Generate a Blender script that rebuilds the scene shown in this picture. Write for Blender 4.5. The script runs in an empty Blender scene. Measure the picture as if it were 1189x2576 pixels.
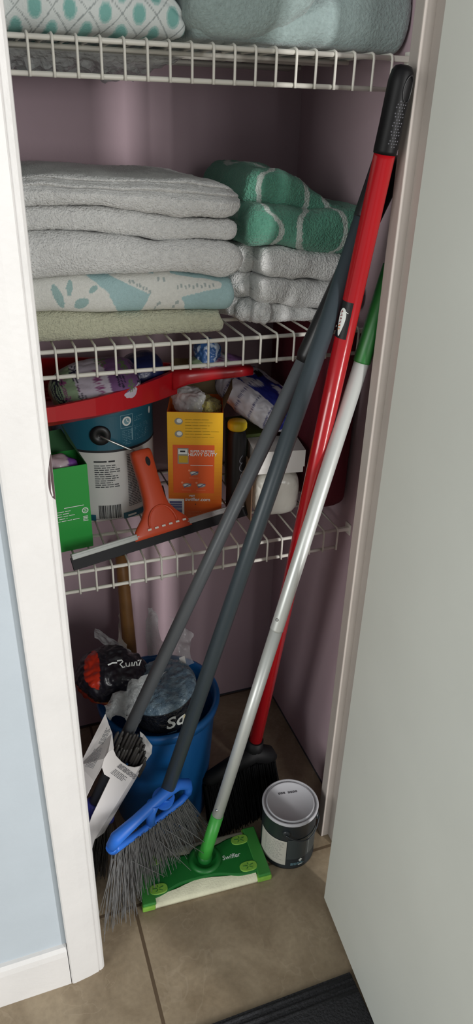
import bpy, bmesh, math, random
from mathutils import Vector, Matrix, noise as mnoise

# ------------------------------------------------------------------ camera, world, lights
SC = bpy.context.scene
COL = SC.collection
CAM_F, CAM_P = 1824.07, Vector((-0.09659, -0.9281, 1.2168))
CAM_R = Vector((0.94066256, -0.33827996, 0.02684451))
CAM_U = Vector((0.13990937, 0.45868512, 0.87751543))
CAM_D = Vector((0.30915906, 0.82169011, -0.47879645))
cd = bpy.data.cameras.new('camera')
cam = bpy.data.objects.new('camera', cd)
COL.objects.link(cam)
cd.sensor_fit = 'VERTICAL'
cd.sensor_height = 36.0
cd.lens = CAM_F / 2576.0 * 36.0
cd.clip_start = 0.02
m = Matrix((CAM_R, CAM_U, -CAM_D)).transposed().to_4x4()
m.translation = CAM_P
cam.matrix_world = m
SC.camera = cam

w = bpy.data.worlds.new('room_daylight')
SC.world = w
w.use_nodes = True
bg = w.node_tree.nodes['Background']
bg.inputs[0].default_value = (0.93, 0.97, 1.0, 1)
bg.inputs[1].default_value = 0.27


def area(name, loc, target, sx, sy, power, color):
    l = bpy.data.lights.new(name, 'AREA')
    l.shape = 'RECTANGLE'
    l.size, l.size_y = sx, sy
    l.energy = power
    l.color = color
    o = bpy.data.objects.new(name, l)
    COL.objects.link(o)
    o.location = loc
    d = Vector(target) - Vector(loc)
    o.rotation_euler = d.to_track_quat('-Z', 'Y').to_euler()
    return o


# tall glazed opening of the room, to the right of the open door
area('window_light', (1.55, -2.95, 1.15), (0.40, -0.22, 1.0), 0.22, 2.1, 66, (1.0, 0.985, 0.97))
# soft fill lamps added: one behind the camera for the towels, one left for the door
area('room_fill', (0.75, -3.6, 1.4), (0.1, 0.0, 0.9), 1.1, 1.3, 40, (1.0, 1.0, 0.985))
area('side_fill', (-2.45, -1.85, 1.3), (0.3, -0.4, 0.9), 1.2, 1.4, 43, (0.98, 0.995, 0.97))

SC.view_settings.view_transform = 'Standard'
SC.view_settings.look = 'None'
SC.view_settings.exposure = 0.0
SC.view_settings.gamma = 1.0
SC.view_settings.use_curve_mapping = False

RNG = random.Random(7)


def at(px, py, ax, v):
    """point of the place seen at a photograph position, at a known depth or height"""
    d = CAM_D + CAM_R * ((px - 594.5) / CAM_F) - CAM_U * ((py - 1288.0) / CAM_F)
    i = 'xyz'.index(ax)
    t = (v - CAM_P[i]) / d[i]
    return CAM_P + d * t


# ------------------------------------------------------------------ materials
def lin(c):
    return tuple((x / 12.92 if x <= 0.04045 else ((x + 0.055) / 1.055) ** 2.4) for x in c)


def rgb(r, g, b):
    return lin((r / 255.0, g / 255.0, b / 255.0))


MATS = {}


def mat(name, col, rough=0.5, metal=0.0, bump=0.0, bscale=300.0, var=0.0, vscale=20.0, trans=0.0,
        alpha=1.0, attr=False, spec=0.5, coat=0.0, sheen=0.0, bdist=0.002):
    if name in MATS:
        return MATS[name]
    mt = bpy.data.materials.new(name)
    mt.use_nodes = True
    nt = mt.node_tree
    N, L = nt.nodes, nt.links
    b = N['Principled BSDF']
    b.inputs['Base Color'].default_value = (*col, 1)
    b.inputs['Roughness'].default_value = rough
    b.inputs['Metallic'].default_value = metal
    b.inputs['Specular IOR Level'].default_value = spec
    b.inputs['Transmission Weight'].default_value = trans
    b.inputs['Alpha'].default_value = alpha
    b.inputs['Coat Weight'].default_value = coat
    b.inputs['Sheen Weight'].default_value = sheen
    tc = N.new('ShaderNodeTexCoord')
    src = None
    if attr:
        a = N.new('ShaderNodeAttribute')
        a.attribute_name = 'Col'
        src = a.outputs['Color']
    if var > 0:
        nz = N.new('ShaderNodeTexNoise')
        nz.inputs['Scale'].default_value = vscale
        nz.inputs['Detail'].default_value = 5
        L.new(tc.outputs['Object'], nz.inputs['Vector'])
        mr = N.new('ShaderNodeMapRange')
        mr.inputs['From Min'].default_value = 0.3
        mr.inputs['From Max'].default_value = 0.7
        mr.inputs['To Min'].default_value = 1 - var
        mr.inputs['To Max'].default_value = 1 + var
        L.new(nz.outputs['Fac'], mr.inputs['Value'])
        mx = N.new('ShaderNodeVectorMath')
        mx.operation = 'MULTIPLY'
        if src is not None:
            L.new(src, mx.inputs[0])
        else:
            mx.inputs[0].default_value = col
        L.new(mr.outputs['Result'], mx.inputs[1])
        src = mx.outputs['Vector']
    if src is not None:
        L.new(src, b.inputs['Base Color'])
    if bump > 0:
        nb = N.new('ShaderNodeTexNoise')
        nb.inputs['Scale'].default_value = bscale
        nb.inputs['Detail'].default_value = 3
        L.new(tc.outputs['Object'], nb.inputs['Vector'])
        bp = N.new('ShaderNodeBump')
        bp.inputs['Strength'].default_value = bump
        bp.inputs['Distance'].default_value = bdist
        L.new(nb.outputs['Fac'], bp.inputs['Height'])
        L.new(bp.outputs['Normal'], b.inputs['Normal'])
    MATS[name] = mt
    return mt


M_TRIM = mat('white_gloss_paint', rgb(210, 208, 206), 0.45, bump=0.25, bscale=120, var=0.03, vscale=18)
M_BLUEWALL = mat('pale_blue_paint', rgb(174, 183, 190), 0.8, bump=0.15, bscale=200, var=0.02)
M_LILAC = mat('lilac_closet_paint', rgb(188, 164, 172), 0.75, bump=0.12, bscale=160, var=0.03, vscale=9)
M_CEIL = mat('ceiling_paint', rgb(225, 225, 222), 0.9)
M_DOOR = mat('door_paint', rgb(206, 208, 200), 0.5, bump=0.08, bscale=60, var=0.025, vscale=6)
M_JAMB = mat('jamb_shaded_paint', rgb(168, 160, 153), 0.55, bump=0.2, bscale=90, var=0.04, vscale=12)  # base colour darkened to carry part of the jamb's shade
M_WIRE = mat('white_vinyl_wire', rgb(226, 223, 213), 0.4)
M_TERRY = mat('terry_cloth', (1, 1, 1), 0.95, bump=1.0, bscale=420, var=0.09, vscale=190, attr=True, spec=0.1, sheen=0.3, bdist=0.004)
M_WEAVE = mat('woven_cloth', (1, 1, 1), 0.9, bump=0.6, bscale=600, var=0.05, vscale=260, attr=True, spec=0.15)
M_QUILT = mat('quilt_cotton', (1, 1, 1), 0.85, bump=0.3, bscale=500, attr=True, spec=0.2)
M_FLEECE = mat('fleece', (1, 1, 1), 0.95, bump=0.7, bscale=300, var=0.10, vscale=240, attr=True, spec=0.1, sheen=0.5, bdist=0.003)
M_PRINT = mat('printed_plastic_film', (1, 1, 1), 0.28, attr=True, bump=0.35, bscale=45, bdist=0.006)
M_BLACK = mat('black_plastic', rgb(22, 22, 25), 0.4)
M_GRIP = mat('black_grip_rubber', rgb(9, 9, 11), 0.5, spec=0.25)
M_RUBBER = mat('black_rubber', rgb(20, 20, 25), 0.55)
M_SILVER = mat('brushed_metal', rgb(196, 198, 196), 0.33, metal=0.85, bump=0.05, bscale=200)
M_ALU = mat('pole_silver_paint', rgb(214, 217, 213), 0.38, metal=0.35)
M_RED = mat('red_metal_paint', rgb(168, 20, 28), 0.24, coat=0.4)
M_REDPL = mat('red_plastic', rgb(190, 26, 36), 0.32, coat=0.1)
M_DKPOLE = mat('slate_pole', rgb(62, 72, 78), 0.38, bump=0.05, bscale=80)
M_GRPOLE = mat('grey_pole', rgb(98, 102, 106), 0.36)
M_BLUEPL = mat('blue_plastic', rgb(40, 112, 214), 0.42)
M_BUCKETBLUE = mat('blue_bucket_plastic', rgb(22, 94, 158), 0.36)
M_VIOPL = mat('violet_blue_plastic', rgb(66, 72, 168), 0.4)
M_GREEN = mat('mop_green_plastic', rgb(26, 108, 44), 0.4, var=0.12, vscale=25)
M_GREEN2 = mat('mop_green_rim', rgb(58, 134, 58), 0.4)
M_LIME = mat('lime_rubber', rgb(126, 178, 66), 0.6, var=0.12, vscale=120)
M_POLEGREEN = mat('pole_green_plastic', rgb(66, 168, 66), 0.38)
M_DKGREENPL = mat('pole_dark_green_plastic', rgb(30, 98, 40), 0.42)
M_CLOTHW = mat('mop_cloth', rgb(226, 224, 196), 0.9, bump=0.4, bscale=300, var=0.07, vscale=50)
M_ORANGEPL = mat('orange_red_plastic', rgb(206, 78, 44), 0.42, bump=0.06, bscale=150)
M_WOOD = mat('varnished_wood', rgb(150, 108, 62), 0.45, var=0.16, vscale=45)
M_TEAL = mat('teal_label', rgb(38, 96, 116), 0.3)
M_WLABEL = mat('white_label', rgb(214, 213, 210), 0.35)
M_INK = mat('dark_ink', rgb(64, 66, 72), 0.6)
M_INKB = mat('black_ink', rgb(36, 37, 42), 0.6)
M_WINK = mat('white_ink', rgb(232, 236, 232), 0.6)
M_LINK = mat('light_teal_ink', rgb(120, 160, 172), 0.6)
M_GBOX = mat('green_card', rgb(36, 160, 62), 0.5)
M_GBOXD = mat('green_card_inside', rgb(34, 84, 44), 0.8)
M_YEL = mat('yellow_card', rgb(240, 184, 40), 0.45)
M_ORCARD = mat('orange_card', rgb(232, 118, 34), 0.45)
M_ORPANEL = mat('deep_orange_panel', rgb(226, 92, 38), 0.45)
M_CARDIN = mat('grey_card_inside', rgb(120, 104, 74), 0.85)
M_BROWN = mat('brown_cardboard', rgb(126, 98, 76), 0.9)
M_OLIVE = mat('olive_card', rgb(92, 108, 48), 0.5)
M_WCARD = mat('white_card', rgb(226, 224, 220), 0.6)
M_SLEEVE = mat('white_sleeve_card', rgb(226, 222, 220), 0.5)
M_CLEAR = mat('clear_plastic_film', (0.86, 0.88, 0.89), 0.12, alpha=0.34, bump=0.7, bscale=40, bdist=0.01)
M_CRINK = mat('crinkled_plastic', (0.58, 0.60, 0.60), 0.2, alpha=0.62, bump=0.9, bscale=60, bdist=0.01)
M_WRAP = mat('white_wrapper', rgb(226, 224, 214), 0.25, bump=0.5, bscale=28, bdist=0.01, var=0.06, vscale=30)
M_MAROON = mat('maroon_cloth', rgb(90, 16, 32), 0.8, bump=0.3, bscale=120)
M_BRISTLE = mat('grey_bristle', rgb(112, 112, 112), 0.45)
M_BLKBRISTLE = mat('black_bristle', rgb(9, 9, 11), 0.7, spec=0.15)
M_BLKHEAD = mat('black_broom_plastic', rgb(11, 11, 13), 0.6, spec=0.25)
M_DKBRISTLE = mat('charcoal_bristle', rgb(58, 56, 54), 0.35, var=0.3, vscale=60)
M_TIN = mat('tin_lid', rgb(186, 186, 190), 0.5, metal=0.0, bump=0.04, bscale=120)
M_CANDARK = mat('dark_can_label', rgb(38, 44, 48), 0.35)
M_CANMID = mat('charcoal_can_panel', rgb(58, 66, 68), 0.35)
M_CANPALE = mat('pale_can_panel', rgb(188, 186, 176), 0.5)
M_MAT = mat('black_mat_pile', rgb(38, 38, 41), 0.95, bump=1.0, bscale=260, bdist=0.004, var=0.3, vscale=300)
M_BARE = mat('bare_mortise', rgb(82, 64, 66), 0.7)
M_GREYBLUE = mat('greyblue_crinkle', (1, 1, 1), 0.18, attr=True, bump=1.0, bscale=90, bdist=0.006)


def floor_material():
    mt = bpy.data.materials.new('beige_floor_tile')
    mt.use_nodes = True
    N, L = mt.node_tree.nodes, mt.node_tree.links
    b = N['Principled BSDF']
    tc = N.new('ShaderNodeTexCoord')
    n1 = N.new('ShaderNodeTexNoise')
    n1.inputs['Scale'].default_value = 9
    n1.inputs['Detail'].default_value = 8
    n1.inputs['Roughness'].default_value = 0.62
    n1.inputs['Distortion'].default_value = 0.6
    L.new(tc.outputs['Object'], n1.inputs['Vector'])
    cr = N.new('ShaderNodeValToRGB')
    cr.color_ramp.elements[0].position = 0.32
    cr.color_ramp.elements[0].color = (*rgb(126, 110, 88), 1)
    cr.color_ramp.elements[1].position = 0.7
    cr.color_ramp.elements[1].color = (*rgb(164, 148, 124), 1)
    L.new(n1.outputs['Fac'], cr.inputs['Fac'])
    n2 = N.new('ShaderNodeTexNoise')
    n2.inputs['Scale'].default_value = 120
    n2.inputs['Detail'].default_value = 3
    L.new(tc.outputs['Object'], n2.inputs['Vector'])
    mr = N.new('ShaderNodeMapRange')
    mr.inputs['From Min'].default_value = 0.3
    mr.inputs['From Max'].default_value = 0.7
    mr.inputs['To Min'].default_value = 0.92
    mr.inputs['To Max'].default_value = 1.08
    L.new(n2.outputs['Fac'], mr.inputs['Value'])
    mu = N.new('ShaderNodeVectorMath')
    mu.operation = 'MULTIPLY'
    L.new(cr.outputs['Color'], mu.inputs[0])
    L.new(mr.outputs['Result'], mu.inputs[1])
    # pale veins
    vn = N.new('ShaderNodeTexNoise')
    vn.inputs['Scale'].default_value = 6
    vn.inputs['Detail'].default_value = 4
    vn.inputs['Distortion'].default_value = 1.2
    L.new(tc.outputs['Object'], vn.inputs['Vector'])
    s1 = N.new('ShaderNodeMath'); s1.operation = 'SUBTRACT'; s1.inputs[1].default_value = 0.5
    L.new(vn.outputs['Fac'], s1.inputs[0])
    s2 = N.new('ShaderNodeMath'); s2.operation = 'ABSOLUTE'
    L.new(s1.outputs[0], s2.inputs[0])
    s3 = N.new('ShaderNodeMath'); s3.operation = 'LESS_THAN'; s3.inputs[1].default_value = 0.006
    L.new(s2.outputs[0], s3.inputs[0])
    s4 = N.new('ShaderNodeMath'); s4.operation = 'MULTIPLY'; s4.inputs[1].default_value = 0.10
    L.new(s3.outputs[0], s4.inputs[0])
    mv = N.new('ShaderNodeMix'); mv.data_type = 'RGBA'
    L.new(s4.outputs[0], mv.inputs['Factor'])
    L.new(mu.outputs['Vector'], mv.inputs['A'])
    mv.inputs['B'].default_value = (*rgb(198, 182, 160), 1)
    # grout grid, 45 cm tiles
    sx = N.new('ShaderNodeSeparateXYZ')
    L.new(tc.outputs['Object'], sx.inputs[0])
    masks = []
    for ax, off in (('X', 0.0315), ('Y', -0.1425)):
        a = N.new('ShaderNodeMath'); a.operation = 'SUBTRACT'; a.inputs[1].default_value = off - 0.225
        L.new(sx.outputs[ax], a.inputs[0])
        c = N.new('ShaderNodeMath'); c.operation = 'MODULO'; c.inputs[1].default_value = 0.45
        d0 = N.new('ShaderNodeMath'); d0.operation = 'ADD'; d0.inputs[1].default_value = 45.0
        L.new(a.outputs[0], d0.inputs[0])
        L.new(d0.outputs[0], c.inputs[0])
        d = N.new('ShaderNodeMath'); d.operation = 'SUBTRACT'; d.inputs[1].default_value = 0.225
        L.new(c.outputs[0], d.inputs[0])
        e = N.new('ShaderNodeMath'); e.operation = 'ABSOLUTE'
        L.new(d.outputs[0], e.inputs[0])
        f = N.new('ShaderNodeMath'); f.operation = 'LESS_THAN'; f.inputs[1].default_value = 0.0028
        L.new(e.outputs[0], f.inputs[0])
        masks.append(f)
    mx = N.new('ShaderNodeMath'); mx.operation = 'MAXIMUM'
    L.new(masks[0].outputs[0], mx.inputs[0])
    L.new(masks[1].outputs[0], mx.inputs[1])
    mg = N.new('ShaderNodeMix'); mg.data_type = 'RGBA'
    L.new(mx.outputs[0], mg.inputs['Factor'])
    L.new(mv.outputs['Result'], mg.inputs['A'])
    mg.inputs['B'].default_value = (*rgb(92, 76, 58), 1)
    L.new(mg.outputs['Result'], b.inputs['Base Color'])
    b.inputs['Roughness'].default_value = 0.48
    bp = N.new('ShaderNodeBump')
    bp.inputs['Strength'].default_value = 0.6
    bp.inputs['Distance'].default_value = 0.002
    bp.invert = True
    L.new(mx.outputs[0], bp.inputs['Height'])
    L.new(bp.outputs['Normal'], b.inputs['Normal'])
    return mt


M_FLOOR = floor_material()


# ------------------------------------------------------------------ mesh helpers
class MB:
    """collects shapes and links them as ONE mesh object"""

    def __init__(self):
        self.v, self.f, self.mi, self.sm, self.c = [], [], [], [], []

    def add(self, verts, faces, mi=0, smooth=True, cols=None):
        o = len(self.v)
        self.v += [tuple(p) for p in verts]
        self.f += [tuple(i + o for i in f) for f in faces]
        self.mi += [mi] * len(faces)
        self.sm += [smooth] * len(faces)
        self.c += list(cols) if cols else [(1, 1, 1)] * len(verts)
        return self

    def box(self, a, b, mi=0, M=None, bev=0.0):
        x0, y0, z0 = a
        x1, y1, z1 = b
        if bev <= 0:
            vs = [Vector(p) for p in ((x0, y0, z0), (x1, y0, z0), (x1, y1, z0), (x0, y1, z0),
                                      (x0, y0, z1), (x1, y0, z1), (x1, y1, z1), (x0, y1, z1))]
            fs = [(0, 3, 2, 1), (4, 5, 6, 7), (0, 1, 5, 4), (1, 2, 6, 5), (2, 3, 7, 6), (3, 0, 4, 7)]
        else:
            bm = bmesh.new()
            bmesh.ops.create_cube(bm, size=1)
            for v in bm.verts:
                v.co = Vector(((x0 + x1) / 2 + v.co.x * (x1 - x0), (y0 + y1) / 2 + v.co.y * (y1 - y0),
                               (z0 + z1) / 2 + v.co.z * (z1 - z0)))
            bmesh.ops.bevel(bm, geom=list(bm.edges), offset=bev, segments=2, affect='EDGES', profile=0.5)
            bm.verts.index_update()
            vs = [v.co.copy() for v in bm.verts]
            fs = [tuple(v.index for v in f.verts) for f in bm.faces]
            bm.free()
        if M is not None:
            vs = [M @ p for p in vs]
        return self.add(vs, fs, mi, bev > 0 and False)

    def tube(self, pts, r, seg=16, mi=0, caps=True, smooth=True):
        pts = [Vector(p) for p in pts]
        n = len(pts)
        rs = r if isinstance(r, (list, tuple)) else [r] * n
        vs, fs = [], []
        prev = None
        for i, p in enumerate(pts):
            t = (pts[min(i + 1, n - 1)] - pts[max(i - 1, 0)]).normalized()
            if prev is None:
                a = t.orthogonal().normalized()
            else:
                a = (prev - t * prev.dot(t)).normalized()
            prev = a
            b = t.cross(a)
            for k in range(seg):
                q = 2 * math.pi * k / seg
                vs.append(p + (a * math.cos(q) + b * math.sin(q)) * rs[i])
        for i in range(n - 1):
            for k in range(seg):
                k2 = (k + 1) % seg
                fs.append((i * seg + k, i * seg + k2, (i + 1) * seg + k2, (i + 1) * seg + k))
        self.add(vs, fs, mi, smooth)
        if caps:
            self.add(vs[:seg], [tuple(reversed(range(seg)))], mi, False)
            self.add(vs[-seg:], [tuple(range(seg))], mi, False)
        return self

    def lathe(self, prof, c, seg=48, mi=0, axis=None, smooth=True, mis=None):
        """prof: list of (radius, height) from c along axis"""
        c = Vector(c)
        ax = Vector(axis).normalized() if axis is not None else Vector((0, 0, 1))
        a = Vector((1, 0, 0)) - ax * ax.x
        a.normalize()
        b = ax.cross(a)
        vs = []
        for r, h in prof:
            for k in range(seg):
                q = 2 * math.pi * k / seg
                vs.append(c + ax * h + (a * math.cos(q) + b * math.sin(q)) * r)
        for i in range(len(prof) - 1):
            fs = []
            for k in range(seg):
                k2 = (k + 1) % seg
                fs.append((k, k2, seg + k2, seg + k))
            self.add(vs[i * seg:(i + 2) * seg], fs, mis[i] if mis else mi, smooth)
        return self

    def prism(self, poly, frame, d0, d1, mi=0):
        """poly in (u,v), frame=(origin, ex, ey, en): extruded from d0 to d1 along en"""
        o, ex, ey, en = frame
        n = len(poly)
        a = [o + ex * u + ey * v + en * d0 for u, v in poly]
        b = [o + ex * u + ey * v + en * d1 for u, v in poly]
        fs = [tuple(range(n)), tuple(reversed(range(n, 2 * n)))]
        fs += [(i, (i + 1) % n + 0, (i + 1) % n + n, i + n) for i in range(n)]
        return self.add(a + b, fs, mi, False)

    def quad(self, p, mi=0):
        return self.add(p, [(0, 1, 2, 3)], mi, False)

    def build(self, name, mats, parent=None, recalc=True, col=False):
        me = bpy.data.meshes.new(name)
        me.from_pydata(self.v, [], self.f)
        for mt in (mats if isinstance(mats, (list, tuple)) else [mats]):
            me.materials.append(mt)
        me.polygons.foreach_set('material_index', self.mi)
        me.polygons.foreach_set('use_smooth', self.sm)
        if col:
            ca = me.attributes.new('Col', 'FLOAT_COLOR', 'POINT')
            flat = []
            for c in self.c:
                flat += [c[0], c[1], c[2], 1.0]
            ca.data.foreach_set('color', flat)
        if recalc:
            bm = bmesh.new()
            bm.from_mesh(me)
            bmesh.ops.remove_doubles(bm, verts=bm.verts, dist=1e-6)
            bmesh.ops.recalc_face_normals(bm, faces=bm.faces)
            bm.to_mesh(me)
            bm.free()
        me.update()
        o = bpy.data.objects.new(name, me)
        COL.objects.link(o)
        if parent is not None:
            o.parent = parent
            if parent.type == 'EMPTY':
                o.matrix_parent_inverse = Matrix.Translation(-parent.location)
        return o


def tag(o, label, cat, group=None, kind=None):
    o['label'] = label
    o['category'] = cat
    if group:
        o['group'] = group
    if kind:
        o['kind'] = kind
    return o


def thing(name, label, cat, loc=(0, 0, 0), group=None):
    o = bpy.data.objects.new(name, None)
    o.empty_display_size = 0.02
    COL.objects.link(o)
    o.location = loc
    return tag(o, label, cat, group)


def struct(name, mb, mats, label, cat='structure', parent=None):
    o = mb.build(name, mats, parent)
    if parent is None:
        tag(o, label, cat, None, 'structure')
    return o


def nz(p, s, seed=0.0):
    return mnoise.noise(Vector((p[0] * s + seed, p[1] * s - seed * 0.7, p[2] * s + seed * 1.3)))


def interp(pts):
    pts = sorted(pts)

    def f(x):
        if x <= pts[0][0]:
            return pts[0][1]
        for (a, b), (c, d) in zip(pts, pts[1:]):
            if x <= c:
                t = (x - a) / (c - a)
                t = t * t * (3 - 2 * t) * 0.5 + t * 0.5
                return b + (d - b) * t
        return pts[-1][1]
    return f


def pxline(pts, y):
    """heights of a boundary traced across the front of a stack standing at depth y"""
    out = []
    for px, py in pts:
        p = at(px, py, 'y', y)
        out.append((p.x, p.z))
    return interp(out)


def slab(mb, x0, x1, y0, y1, zb, zt, endr=0.03, nx=120, nf=26, amp=0.0022, fine=0.0011, seed=0.0,
         crease=(), col=None, left_round=False, endnoise=0.0, scale=26, mi=0, pinch=1.0):
    """one folded cloth: round fold to the front, rounded right (and left) end"""
    nb = 12
    V, C = [], []
    st = []
    for i in range(nx + 1):
        t = i / nx
        st.append(x0 + (x1 - x0) * (1 - (1 - t) ** 1.35 * 1.0))
    ring_n = nb * 2 + nf + 8
    for i, x in enumerate(st):
        d = max(0.0, x1 - x)
        e = 1.0
        if d < endr:
            q = 1 - d / endr
            e = max(0.02, math.sqrt(max(0.0, 1 - q * q)))
        if left_round:
            d2 = max(0.0, x - x0)
            if d2 < endr:
                q = 1 - d2 / endr
                e = min(e, max(0.02, math.sqrt(max(0.0, 1 - q * q))))
        b, tp = zb(x), zt(x)
        h = (tp - b) / 2
        mid = (tp + b) / 2
        hh = h * e ** pinch
        ya = y0 + (1 - e) * endr * 0.6
        yb = y1 - (1 - e) * endr * 0.6
        r = min(h * 1.0, 0.03)
        rr = r * (0.35 + 0.65 * e)
        pts = []
        for k in range(nb):
            pts.append((yb - rr + (ya + rr - yb + rr) * k / nb, mid - hh, 0))
        for k in range(nf):
            a = -math.pi / 2 + math.pi * k / (nf - 1)
            ca, sa = math.cos(a), math.sin(a)
            ca = ca ** 0.75
            sa = math.copysign(abs(sa) ** 0.85, sa)
            pts.append((ya + rr - rr * ca, mid + hh * sa, ca))
        for k in range(1, nb + 1):
            pts.append((ya + rr + (yb - rr - ya - rr) * k / nb, mid + hh, 0))
        for k in range(1, 9):
            a = math.pi / 2 - math.pi * k / 9
            pts.append((yb - rr + rr * math.cos(a), mid + hh * math.sin(a), 0))
        for (y, z, fr) in pts:
            p = Vector((x, y, z))
            f = (z - mid) / max(h, 1e-5)
            for (fc, dep, wd) in crease:
                g = math.exp(-((f - fc - 0.15 * nz((x, 0, 0), 9, seed + fc)) / wd) ** 2)
                if fr > 0 or fc > 0.6:
                    p.y += dep * g * (0.3 + fr)
            n1 = Vector((nz(p, scale, seed), nz(p, scale, seed + 11), nz(p, scale, seed + 23)))
            p2 = p + n1 * amp
            if fine:
                p2 += Vector((nz(p, 330, seed + 3), nz(p, 330, seed + 5), nz(p, 330, seed + 9))) * fine
            if endnoise and d < endr * 1.6:
                p2.x += endnoise * nz(p, 55, seed + 31) * (1 - d / (endr * 1.6))
                p2.y += 0.6 * endnoise * nz(p, 48, seed + 41) * (1 - d / (endr * 1.6))
            V.append(p2)
            C.append(col(p.x, p.y, p.z) if col else (1, 1, 1))
    n = len(pts)
    F = []
    for i in range(len(st) - 1):
        for k in range(n):
            k2 = (k + 1) % n
            F.append((i * n + k, i * n + k2, (i + 1) * n + k2, (i + 1) * n + k))
    F.append(tuple(range(n)))
    F.append(tuple(reversed(range((len(st) - 1) * n, len(st) * n))))
    mb.add(V, F, mi, True, C)
    return mb


def blob(mb, c, rad, M=None, sub=4, amp=0.006, scale=30, seed=0.0, power=1.0, col=None, fine=0.0, fscale=120, mi=0):
    """crumpled rounded pack: a ball squared off by 'power' and dented by noise"""
    bm = bmesh.new()
    bmesh.ops.create_icosphere(bm, subdivisions=sub, radius=1)
    vs, cs = [], []
    c = Vector(c)
    for v in bm.verts:
        p = v.co.normalized()
        q = Vector([math.copysign(abs(k) ** power, k) for k in p])
        q = Vector((q.x * rad[0], q.y * rad[1], q.z * rad[2]))
        d = nz(q, scale, seed) * amp + abs(nz(q, scale * 2.3, seed + 5)) * amp * 0.6
        if fine:
            d += abs(nz(q, fscale, seed + 9)) * fine
        q2 = q + p * d
        cs.append(col(q.x / rad[0], q.y / rad[1], q.z / rad[2]) if col else (1, 1, 1))
        if M is not None:
            q2 = M @ q2
        vs.append(c + q2)
    bm.verts.index_update()
    fs = [tuple(v.index for v in f.verts) for f in bm.faces]
    bm.free()
    mb.add(vs, fs, mi, True, cs)
    return mb


def text_shape(s, size, shear=0.0, bold=0.0):
    """letters as flat faces: list of 2D points and faces, centred"""
    cu = bpy.data.curves.new('t', 'FONT')
    cu.body = s
    cu.size = size
    cu.shear = shear
    cu.offset = bold
    cu.align_x = 'CENTER'
    cu.align_y = 'CENTER'
    cu.resolution_u = 3
    o = bpy.data.objects.new('t', cu)
    COL.objects.link(o)
    dg = bpy.context.evaluated_depsgraph_get()
    me = bpy.data.meshes.new_from_object(o.evaluated_get(dg))
    vs = [(v.co.x, v.co.y) for v in me.vertices]
    fs = [tuple(p.vertices) for p in me.polygons]
    bpy.data.objects.remove(o)
    bpy.data.curves.remove(cu)
    bpy.data.meshes.remove(me)
    return vs, fs


def rect2(u0, v0, u1, v1, n=1):
    vs, fs = [], []
    for i in range(n + 1):
        u = u0 + (u1 - u0) * i / n
        vs += [(u, v0), (u, v1)]
    for i in range(n):
        fs.append((2 * i, 2 * i + 2, 2 * i + 3, 2 * i + 1))
    return vs, fs


def disc2(u, v, ru, rv, n=24, r0=None):
    if r0 is None:
        return [(u + ru * math.cos(2 * math.pi * k / n), v + rv * math.sin(2 * math.pi * k / n)) for k in range(n)], [tuple(range(n))]
    vs = []
    for k in range(n):
        q = 2 * math.pi * k / n
        vs += [(u + ru * math.cos(q), v + rv * math.sin(q)), (u + ru * r0 * math.cos(q), v + rv * r0 * math.sin(q))]
    fs = [(2 * k, 2 * ((k + 1) % n), 2 * ((k + 1) % n) + 1, 2 * k + 1) for k in range(n)]
    return vs, fs


def stroke2(pts, wd):
    vs, fs = [], []
    n = len(pts)
    for i, (u, v) in enumerate(pts):
        a, b = pts[max(i - 1, 0)], pts[min(i + 1, n - 1)]
        dx, dy = b[0] - a[0], b[1] - a[1]
        l = math.hypot(dx, dy) or 1
        vs += [(u - dy / l * wd / 2, v + dx / l * wd / 2), (u + dy / l * wd / 2, v - dx / l * wd / 2)]
    for i in range(n - 1):
        fs.append((2 * i, 2 * i + 1, 2 * i + 3, 2 * i + 2))
    return vs, fs


class Decal:
    """flat printing laid on a plane or round a can"""

    def __init__(self, fn):
        self.fn, self.mb = fn, MB()

    def add(self, shape, mi=0, du=0.0, dv=0.0, lift=0.0):
        vs, fs = shape
        self.mb.add([self.fn(u + du, v + dv, lift) for u, v in vs], fs, mi, False)
        return self

    def lines(self, u0, u1, v0, v1, n, th, mi, rag=0.3, seg=1):
        for i in range(n):
            v = v1 + (v0 - v1) * (i + 0.5) / n
            e = u1 - (u1 - u0) * rag * RNG.random()
            # broken into word-long dashes
            u = u0
            while u < e:
                wl = min(e - u, (u1 - u0) * RNG.uniform(0.1, 0.26))
                self.add(rect2(u, v - th / 2, u + wl, v + th / 2, seg), mi)
                u += wl + (u1 - u0) * 0.035
        return self

    def barcode(self, u0, u1, v0, v1, mi, n=22):
        u = u0
        while u < u1:
            wl = RNG.choice((0.6, 1.0, 1.6)) * (u1 - u0) / n * 0.6
            self.add(rect2(u, v0, min(u + wl, u1), v1), mi)
            u += wl + RNG.choice((0.6, 1.0)) * (u1 - u0) / n * 0.6
        return self

    def build(self, name, mats, parent):
        return self.mb.build(name, mats, parent, recalc=False)


def plane_fn(o, ex, ey, off=0.0006):
    en = ex.cross(ey).normalized()
    return lambda u, v, l: o + ex * u + ey * v + en * (off + l)


def cyl_fn(c, R, off=0.0007):
    """u = arc length from the -y direction (towards +x), v = height"""
    c = Vector(c)
    return lambda u, v, l: c + Vector((math.sin(u / R) * (R + off + l), -math.cos(u / R) * (R + off + l), v))


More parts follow.
